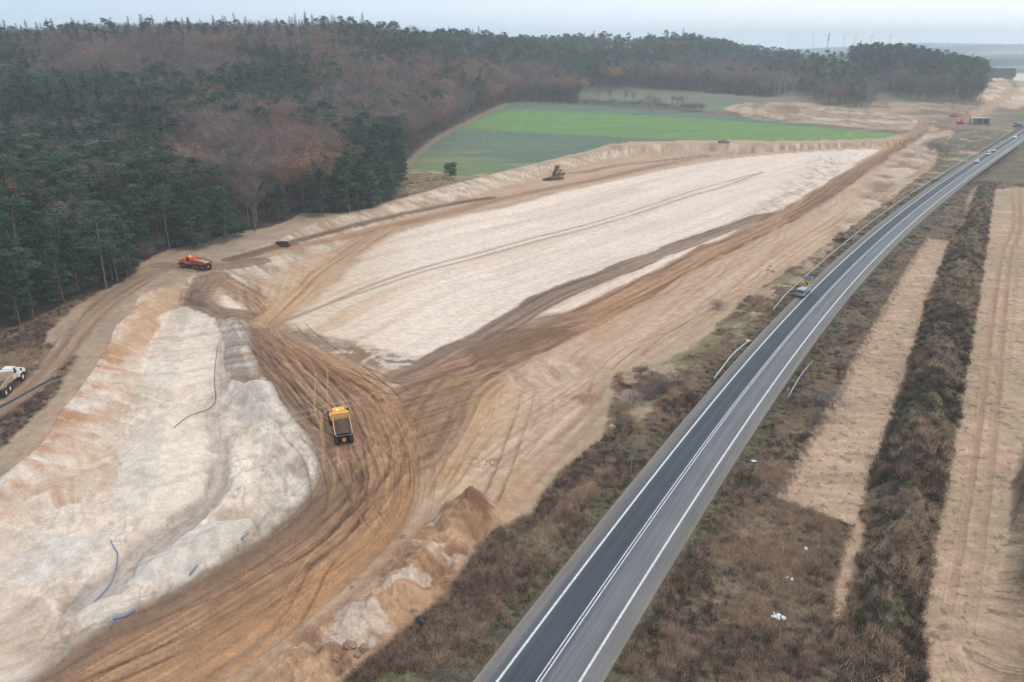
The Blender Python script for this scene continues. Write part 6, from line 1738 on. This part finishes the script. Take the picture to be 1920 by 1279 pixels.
# ---- works area at the right
def excavator(px, py, ang, label, pose):
    p = at(px, py); root = empty('excavator', p, (0, 0, ang)); tag(root, label, 'excavator', 'orange excavators of the works area')
    for s in (-1, 1):
        PB().prism([(-2.0,0),(2.0,0),(2.35,.45),(2.0,.9),(-2.0,.9),(-2.35,.45)], s * 1.0, s * 1.55).obj('track', M_BLACK, root, .04)
    PB().box(-1.2, 1.2, -1.0, 1.0, .45, 1.0).obj('undercarriage', M_DARKM, root)
    PB().prism([(-2.6,1.05),(1.5,1.05),(1.5,1.7),(.4,2.05),(-2.5,2.1),(-2.75,1.6)], -1.35, 1.35).obj('house', M_ORA, root, .06)
    PB().prism([(-.1,1.7),(1.6,1.7),(1.65,2.3),(1.35,3.05),(-.1,3.05)], .45, 1.35).obj('cab', M_ORA, root, .05)
    for yy in (.43, 1.37): PB().add([(.05,yy,2.0),(1.5,yy,2.0),(1.3,yy,2.9),(.05,yy,2.9)], [(0,1,2,3)]).obj('window', M_GLASS, root)
    PB().add([(1.67,.55,2.1),(1.67,1.25,2.1),(1.4,1.25,2.95),(1.4,.55,2.95)], [(0,1,2,3)]).obj('window', M_GLASS, root)
    b0, b1, b2, b3 = pose
    def beam(a, c, w0, w1, nm, y=0):
        a = np.array(a); c = np.array(c); d = (c - a) / np.linalg.norm(c - a); n_ = np.array([-d[1], d[0]])
        q = [tuple(a - n_ * w0 / 2), tuple(c - n_ * w1 / 2), tuple(c + n_ * w1 / 2), tuple(a + n_ * w0 / 2)]
        return PB().prism(q, y - .28, y + .28).obj(nm, M_ORA, root, .03)
    beam(b0, b1, .7, .85, 'boom'); beam(b1, b2, .8, .6, 'boom'); beam(b2, b3, .7, .4, 'stick')
    PB().path([(b0[0] + .5, -.35, b0[1] - .4), ((b0[0] + b1[0]) / 2 + .5, -.35, (b0[1] + b1[1]) / 2)], .1, 8).obj('boom_cylinder', M_ZINC, root)
    x, z = b3
    PB().prism([(x-.1, z),(x+.5, z-.3),(x+.35, z-1.2),(x-.5, z-1.35),(x-1.0, z-.8),(x-.75, z-.75),(x-.45, z-1.1),(x+.1, z-.95),(x+.2,z-.4)], -.6, .6).obj('bucket', M_DARKM, root, .02)
excavator(1800, 232, 0.0, 'orange excavator with its arm bent down to the ground beside the pylon', [(1.0, 1.6), (2.9, 4.7), (5.8, 6.6), (7.6, 1.9)])
excavator(1788, 219, -.05, 'second orange excavator behind the first, boom stretched out level', [(1.0, 1.6), (3.2, 4.6), (8.0, 4.4), (10.5, 3.4)])
p = at(1838, 231); rt = empty('site_shelter', p, (0, 0, -.15)); tag(rt, 'open grey concrete shelter with a flat slab roof in the works area', 'shelter')
PB().box(-7, 6.5, -3, 3, 3.6, 4.0).obj('roof_slab', M_CONC, rt, .03); PB().box(5.2, 6.6, -3, 3, 0, 4.9).obj('end_wall', M_CONC, rt, .03); PB().box(-4, 5, 2.0, 2.4, 0, 3.6).obj('back_wall', M_GREY, rt)
for xx in (-4, 0.5): PB().box(xx - .2, xx + .2, -2.6, -2.2, 0, 3.6).obj('column', M_CONC, rt)
# workers
def person(px, py, label, ang=0):
    p = at(px, py); root = empty('person', p, (0, 0, ang)); tag(root, label, 'person')
    me = bpy.data.meshes.new('body')
    J_ = [(0,0,.95),(0,0,1.2),(0,.02,1.45),(0,.02,1.58),(0,.03,1.72),(.10,0,.9),(.13,.05,.5),(.14,0,.06),(.14,.16,.03),(-.10,0,.9),(-.14,-.08,.5),(-.15,-.18,.08),(-.15,-.02,.03),
          (.21,.02,1.42),(.30,.05,1.15),(.26,.22,.95),(-.21,.02,1.42),(-.30,0,1.15),(-.30,.12,.92)]
    E_ = [(0,1),(1,2),(2,3),(3,4),(0,5),(5,6),(6,7),(7,8),(0,9),(9,10),(10,11),(11,12),(2,13),(13,14),(14,15),(2,16),(16,17),(17,18)]
    Rr = [.16,.16,.17,.06,.11,.1,.07,.05,.05,.1,.07,.05,.05,.07,.05,.04,.07,.05,.04]
    me.from_pydata(J_, E_, []); o = link('body', me, root); sk = o.modifiers.new('skin', 'SKIN'); sk.use_smooth_shade = True
    for v, r_ in zip(me.skin_vertices[0].data, Rr): v.radius = (r_, r_ * .9)
    me.skin_vertices[0].data[0].use_root = True; o.modifiers.new('sub', 'SUBSURF').levels = 1; me.materials.append(M_PANTS)
    PB().prism([(-.2,.95),(.2,.95),(.24,1.46),(-.24,1.46)], -.17, .17).obj('vest', M_VEST, root, .03)
    PB().lathe((0, .03, 1.78), 1, [(.001,-.14),(.12,-.1),(.15,0),(.12,.1),(.001,.14)], 12).obj('helmet', M_WHITE, root)
person(1830, 231, 'worker in a yellow vest standing left of the grey shelter', .4)
person(1851, 232, 'worker in a yellow vest standing in front of the shelter wall', 2.0)
# lorry by the road at the right edge
p = at(1908, 238); rt = empty('lorry', p, (0, 0, .35)); tag(rt, 'grey mixer lorry standing beside the road at the right edge', 'lorry')
PB().box(-4.2, 4, -.5, .5, .7, 1.0).obj('chassis', M_DARKM, rt); PB().box(2.3, 4.4, -1.2, 1.2, .8, 3.1).obj('cab', M_LGREY, rt, .1)
PB().cyl((-4.0, 0, 2.9), (-1.5, 0, 2.5), .8, 1.3, 16).cyl((-1.5, 0, 2.5), (1.9, 0, 2.1), 1.3, .9, 16).obj('drum', M_GREY, rt)
PB().add([(4.42,-1,1.9),(4.42,1,1.9),(4.42,1,2.8),(4.42,-1,2.8)], [(0,1,2,3)]).obj('window', M_GLASS, rt)
for x in (-3.2, -1.9, 3.1):
    for s in (-1, 1): wheel(rt, x, s * 1.05, .5, .5, .3, s, M_GREY)

# ---- hedgerow and single trees beyond the field
T_ = lambda *a, **k: tree_at(*a, **k)
T_('leafless_tree', 1143, 194, .95, 'largest bare tree in the hedgerow behind the crop field, with forked limbs', var=1)
T_('leafless_tree', 1122, 193, .80, 'slim reddish bare tree left of the largest hedgerow tree', var=2, sxy=.6)
T_('oak_tree', 1077, 190, 1.0, 'orange topped tree at the left end of the hedgerow', var=0)
T_('leafless_tree', 1173, 195, .70, 'thin bare tree right of the largest hedgerow tree', var=0, sxy=.7)
T_('leafless_tree', 1188, 196, .72, 'reddish thin bare tree in the middle of the hedgerow', var=3, sxy=.6)
T_('leafless_tree', 1216, 198, .62, 'low grey bare tree in the right half of the hedgerow', var=4)
T_('leafless_tree', 1260, 200, .60, 'small bare tree near the right end of the hedgerow', var=1, sxy=.7)
T_('oak_tree', 1270, 201, .58, 'small orange leaved tree near the right end of the hedgerow', var=1, sxy=.7)
T_('leafless_tree', 1278, 202, .58, 'small bare tree right of the small orange hedgerow tree', var=2, sxy=.7)
T_('leafless_tree', 1056, 189, .9, 'rounded bare tree beside the orange topped one at the field corner', var=4)
T_('leafless_tree', 1478, 179, .85, 'lone gnarled bare tree on the meadow at the end of the wood', var=3)
T_('oak_tree', 1445, 178, .55, 'low russet tree at the foot of the birches', var=2)
T_('oak_tree', 1300, 158, 1.05, 'bright rust red tree in the grey wood edge beyond the meadow', var=0, sxy=.7)
T_('oak_tree', 596, 392, .95, 'orange leaved oak at the left end of the dense pine clump', var=0)
T_('oak_tree', 722, 262, 1.0, 'orange oak at the wood edge above the dense pine clump', var=2)
T_('oak_tree', 1722, 188, .8, 'orange brown tree at the foot of the pine block', var=1)
rg = np.random.RandomState(9)
for k in range(14):
    T_('birch_tree', 1408 + k * 6.2 + rg.uniform(-2, 2), 172 + k * .5 + rg.uniform(-4, 3), rg.uniform(.9, 1.1), 'white stemmed birch in the thin row at the right end of the wood', group='birches at the right end of the wood')
for k in range(34):
    t = k / 33.; T_('shrub', 1092 + t * 222, 194.5 + t * 14 + rg.uniform(-1, 1), rg.uniform(.8, 1.5) * (1.35 if k in (3, 20, 30, 32) else 1), 'dark bare shrub in the ' + ('left' if k < 11 else 'middle' if k < 23 else 'right') + ' third of the low hedge behind the crop field', cat='shrub', group='shrubs of the hedge behind the field')
for k in range(26):       # undergrowth along the wood edge
    e_ = smooth(np.array([(240,512),(330,466),(400,452),(470,432),(540,404),(640,398),(745,352),(770,300),(815,258),(862,230),(905,210),(945,194)], float), 8)
    q = e_[int(k / 26 * len(e_))]; T_('shrub', q[0] - 3 + rg.uniform(-8, 3), q[1] - 6 + rg.uniform(-6, 0), rg.uniform(.6, 1.2), 'low bare shrub at the foot of the trees ' + ('behind the orange truck' if q[0] < 400 else 'above the bank' if q[0] < 560 else 'by the pine clump' if q[0] < 770 else 'beside the crop field'), cat='shrub', group='undergrowth along the wood edge')
for px, py, s_, lb in [(1560,765,.75,'dark round bush in the brown brush right of the road'),(1215,745,.7,'dark bush at the lower end of the scrub by the sandy patch'),(1188,765,.65,'dark bush beside the sandy patch left of the road'),(1240,735,.6,'dark bush above the sandy patch left of the road'),
                       (1760,293,1.5,'large dark scrub bush between the far tracks and the road'),(1775,298,1.2,'dark scrub bush right of the large one near the far tracks'),(1345,580,.6,'dark bush on the sandy scrub level with the works truck'),(1535,800,.5,'low dark bush near the edge of the bare plot'),
                       (1745,284,1.2,'dark scrub bush left of the large one near the far tracks')]:
    T_('shrub', px, py, s_, lb, cat='bush', name='bush', sxy=1.3)

# far conifer strips and copses on the plain
def far_wood():
    rg = np.random.RandomState(31); P = []; pk = []
    for k in range(420):       # dark strip at the right
        t = rg.rand(); px = 1826 + t * 75; Y = 1450 + rg.uniform(-30, 30); x, y = far_xy(px, Y, 5); P.append((x, y, gz_at(x, y))); pk.append(0)
    for cx_, Y0, wpx, dd, n in [(1870,2600,60,120,500),(1760,3000,80,80,300),(1905,3600,70,150,500),(1400,1750,50,60,260),(1360,1650,30,50,160),(1640,3800,160,120,600),(1500,3300,140,100,500),(1800,4600,160,150,500),(1480,2400,90,80,260)]:
        for k in range(n):
            px = cx_ + rg.normal() * wpx * .45; Y = Y0 + rg.normal() * dd * .5; x, y = far_xy(px, Y, 5); P.append((x, y, gz_at(x, y))); pk.append(rg.randint(0, 4))
    n = len(P)
    gn_scatter('distant_wood', 'hazy distant woods and copses on the plain', np.array(P), rg.uniform(.6, 1.0, n), rg.uniform(0, 6.28, n), np.array(pk), joined_source('far_pine', PROTO['pine_tree'][:2]) + joined_source('far_bare', PROTO['leafless_tree'][:2]))
far_wood()

# ---- dry grass and weeds, nobody could count them
def tuft_mat(name, c1, c2):
    m, nt, b = new_mat(name); L = nt.links
    oi = N(nt, 'ShaderNodeObjectInfo'); mix = N(nt, 'ShaderNodeMix'); mix.data_type = 'RGBA'
    mix.inputs[6].default_value = (*c1, 1); mix.inputs[7].default_value = (*c2, 1)
    L.new(oi.outputs['Random'], mix.inputs[0]); L.new(mix.outputs[2], b.inputs['Base Color']); b.inputs['Roughness'].default_value = .9; b.inputs['Specular IOR Level'].default_value = .05
    return m
M_T = [tuft_mat('straw_grass', tuple(srgb(172, 144, 116, .80)), tuple(srgb(206, 176, 144, .80))), tuft_mat('brown_weed', tuple(srgb(146, 120, 102, .88)), tuple(srgb(178, 150, 128, .90))),
       tuft_mat('dark_weed', tuple(srgb(94, 80, 72, .72)), tuple(srgb(126, 106, 94, .76))), tuft_mat('green_grass', tuple(srgb(84, 88, 62, .66)), tuple(srgb(118, 122, 86, .70)))]
def tuft(kind, seed):
    rg = np.random.RandomState(seed); n = 44; tb = TB()
    base = np.stack([rg.normal(size=n) * .28, rg.normal(size=n) * .28, np.zeros(n)], 1)
    d = rdir(rg, n); d[:, 2] = np.abs(d[:, 2]) + (.5, .55, .7, .6)[kind]; d[:, :2] += (.5, .2, 0, 0)[kind]; d /= np.linalg.norm(d, axis=1)[:, None]
    spray(tb, rg, base, d, rg.uniform(.35, 1.0, n) * (1., 1.1, 1.0, .5)[kind], (.055, .05, .06, .09)[kind])
    me = tb.mesh('tuft', (M_T[kind],)); return bpy.data.objects.new('tuft', me)
def grass():
    rg = np.random.RandomState(8); src = [tuft(k, 60 + k * 2 + j) for k in range(4) for j in range(2)]
    rr0 = _rr.reshape(NR, NC)[:, 0]
    # equal numbers per picture area: denser near, bounded by distance
    n = 230000
    th = rg.uniform(R(-36.5), R(36.5), n); r = np.exp(rg.uniform(math.log(62), math.log(420), n))
    x = np.sin(th) * r; y = np.cos(th) * r
    keep = rg.rand(n) < np.clip((r / 190.) ** 1.0, .3, 1)
    i = np.clip(np.searchsorted(rr0, r), 0, NR - 1); j = np.clip(np.searchsorted(_th, th), 0, NC - 1); vi = i * NC + j
    k = keep & (VEG[vi] > .55) & (REG[vi] != 1) & (REG[vi] != 2)
    x, y, vi, r = x[k], y[k], vi[k], r[k]
    kd = np.abs(near_all(x, y)); m = kd > 6.3; x, y, vi, r, kd = x[m], y[m], vi[m], r[m], kd[m]
    cl = fbm(x / 5., y / 5., 3, seed=201); g = C[vi][:, 1] > C[vi][:, 0] * 1.0
    t = rg.rand(len(x)); lum = C[vi].sum(1)
    kind = np.where(g & (t < .75), 3, np.where(lum < .30, np.where(t < .3, 2, np.where(t > .88, 3, 1)), np.where(t < .45 + (cl - .5), 0, 1)))
    kind = np.where((kd < 8.5) & (t < .5), 3, kind)
    big = fbm(x / 16., y / 16., 3, seed=203); bm_ = REG[vi] == 9
    kind = np.where(bm_ & (big > .55) & (t < .4), 0, kind); kind = np.where(bm_ & (kind == 0) & (t > .2) & (big < .55), 2, kind); t2 = rg.rand(len(x)); kind = np.where(bm_ & (kind == 1) & (t2 < .5), 2, kind); kind = np.where(bm_ & (t2 > .84), 3, kind); kind = np.where(bm_ & (big < .44) & (t > .6), 3, kind); kind = np.where(~bm_ & (big < .42) & (t < .6), 2, kind)
    keep = rg.rand(len(x)) < np.clip((cl - .25) * 3, .25, 1)
    x, y, vi, kind, r, cl = x[keep], y[keep], vi[keep], kind[keep], r[keep], cl[keep]
    z = gz_np(x, y)
    berm = REG[vi] == 9
    s = rg.uniform(.6, 1.3, len(x)) * np.where(berm, 1.15, .8) * (.6 + .8 * cl)
    print('TUFTS', len(x))
    gn_scatter('dry_grass', 'dry brown grass and weeds on verges and earth banks', np.stack([x, y, z - .03], 1), s, rg.uniform(-1.0, 1.2, len(x)), kind * 2 + rg.randint(0, 2, len(x)), src)
def near_all(x, y):
    out = np.full(len(x), 99.0); i, d, sg, s = near_path(x, y, ROADC, 30); out[i] = d; return out
grass()
# ------------------------------------------------------------------ haze: even air round everything
def build_haze():
    x0, x1, y0, y1, z0, z1 = -6900, 6900, -6900, 6900, -45, 152
    v = [(x0,y0,z0),(x1,y0,z0),(x1,y1,z0),(x0,y1,z0),(x0,y0,z1),(x1,y0,z1),(x1,y1,z1),(x0,y1,z1)]
    f = [(0,3,2,1),(4,5,6,7),(0,1,5,4),(1,2,6,5),(2,3,7,6),(3,0,4,7)]
    me = bpy.data.meshes.new('haze'); me.from_pydata(v, [], f)
    o = link('haze', me); tag(o, kind='stuff', label='pale winter haze over the whole landscape')
    m = bpy.data.materials.new('haze'); m.use_nodes = True; nt = m.node_tree; nt.nodes.clear()
    out = nt.nodes.new('ShaderNodeOutputMaterial'); pv = nt.nodes.new('ShaderNodeVolumePrincipled')
    pv.inputs['Color'].default_value = (.80, .91, 1.0, 1); pv.inputs['Density'].default_value = HAZE; pv.inputs['Anisotropy'].default_value = 0.0
    nt.links.new(pv.outputs[0], out.inputs['Volume'])
    me.materials.append(m)
    o.display_type = 'WIRE'
build_haze()
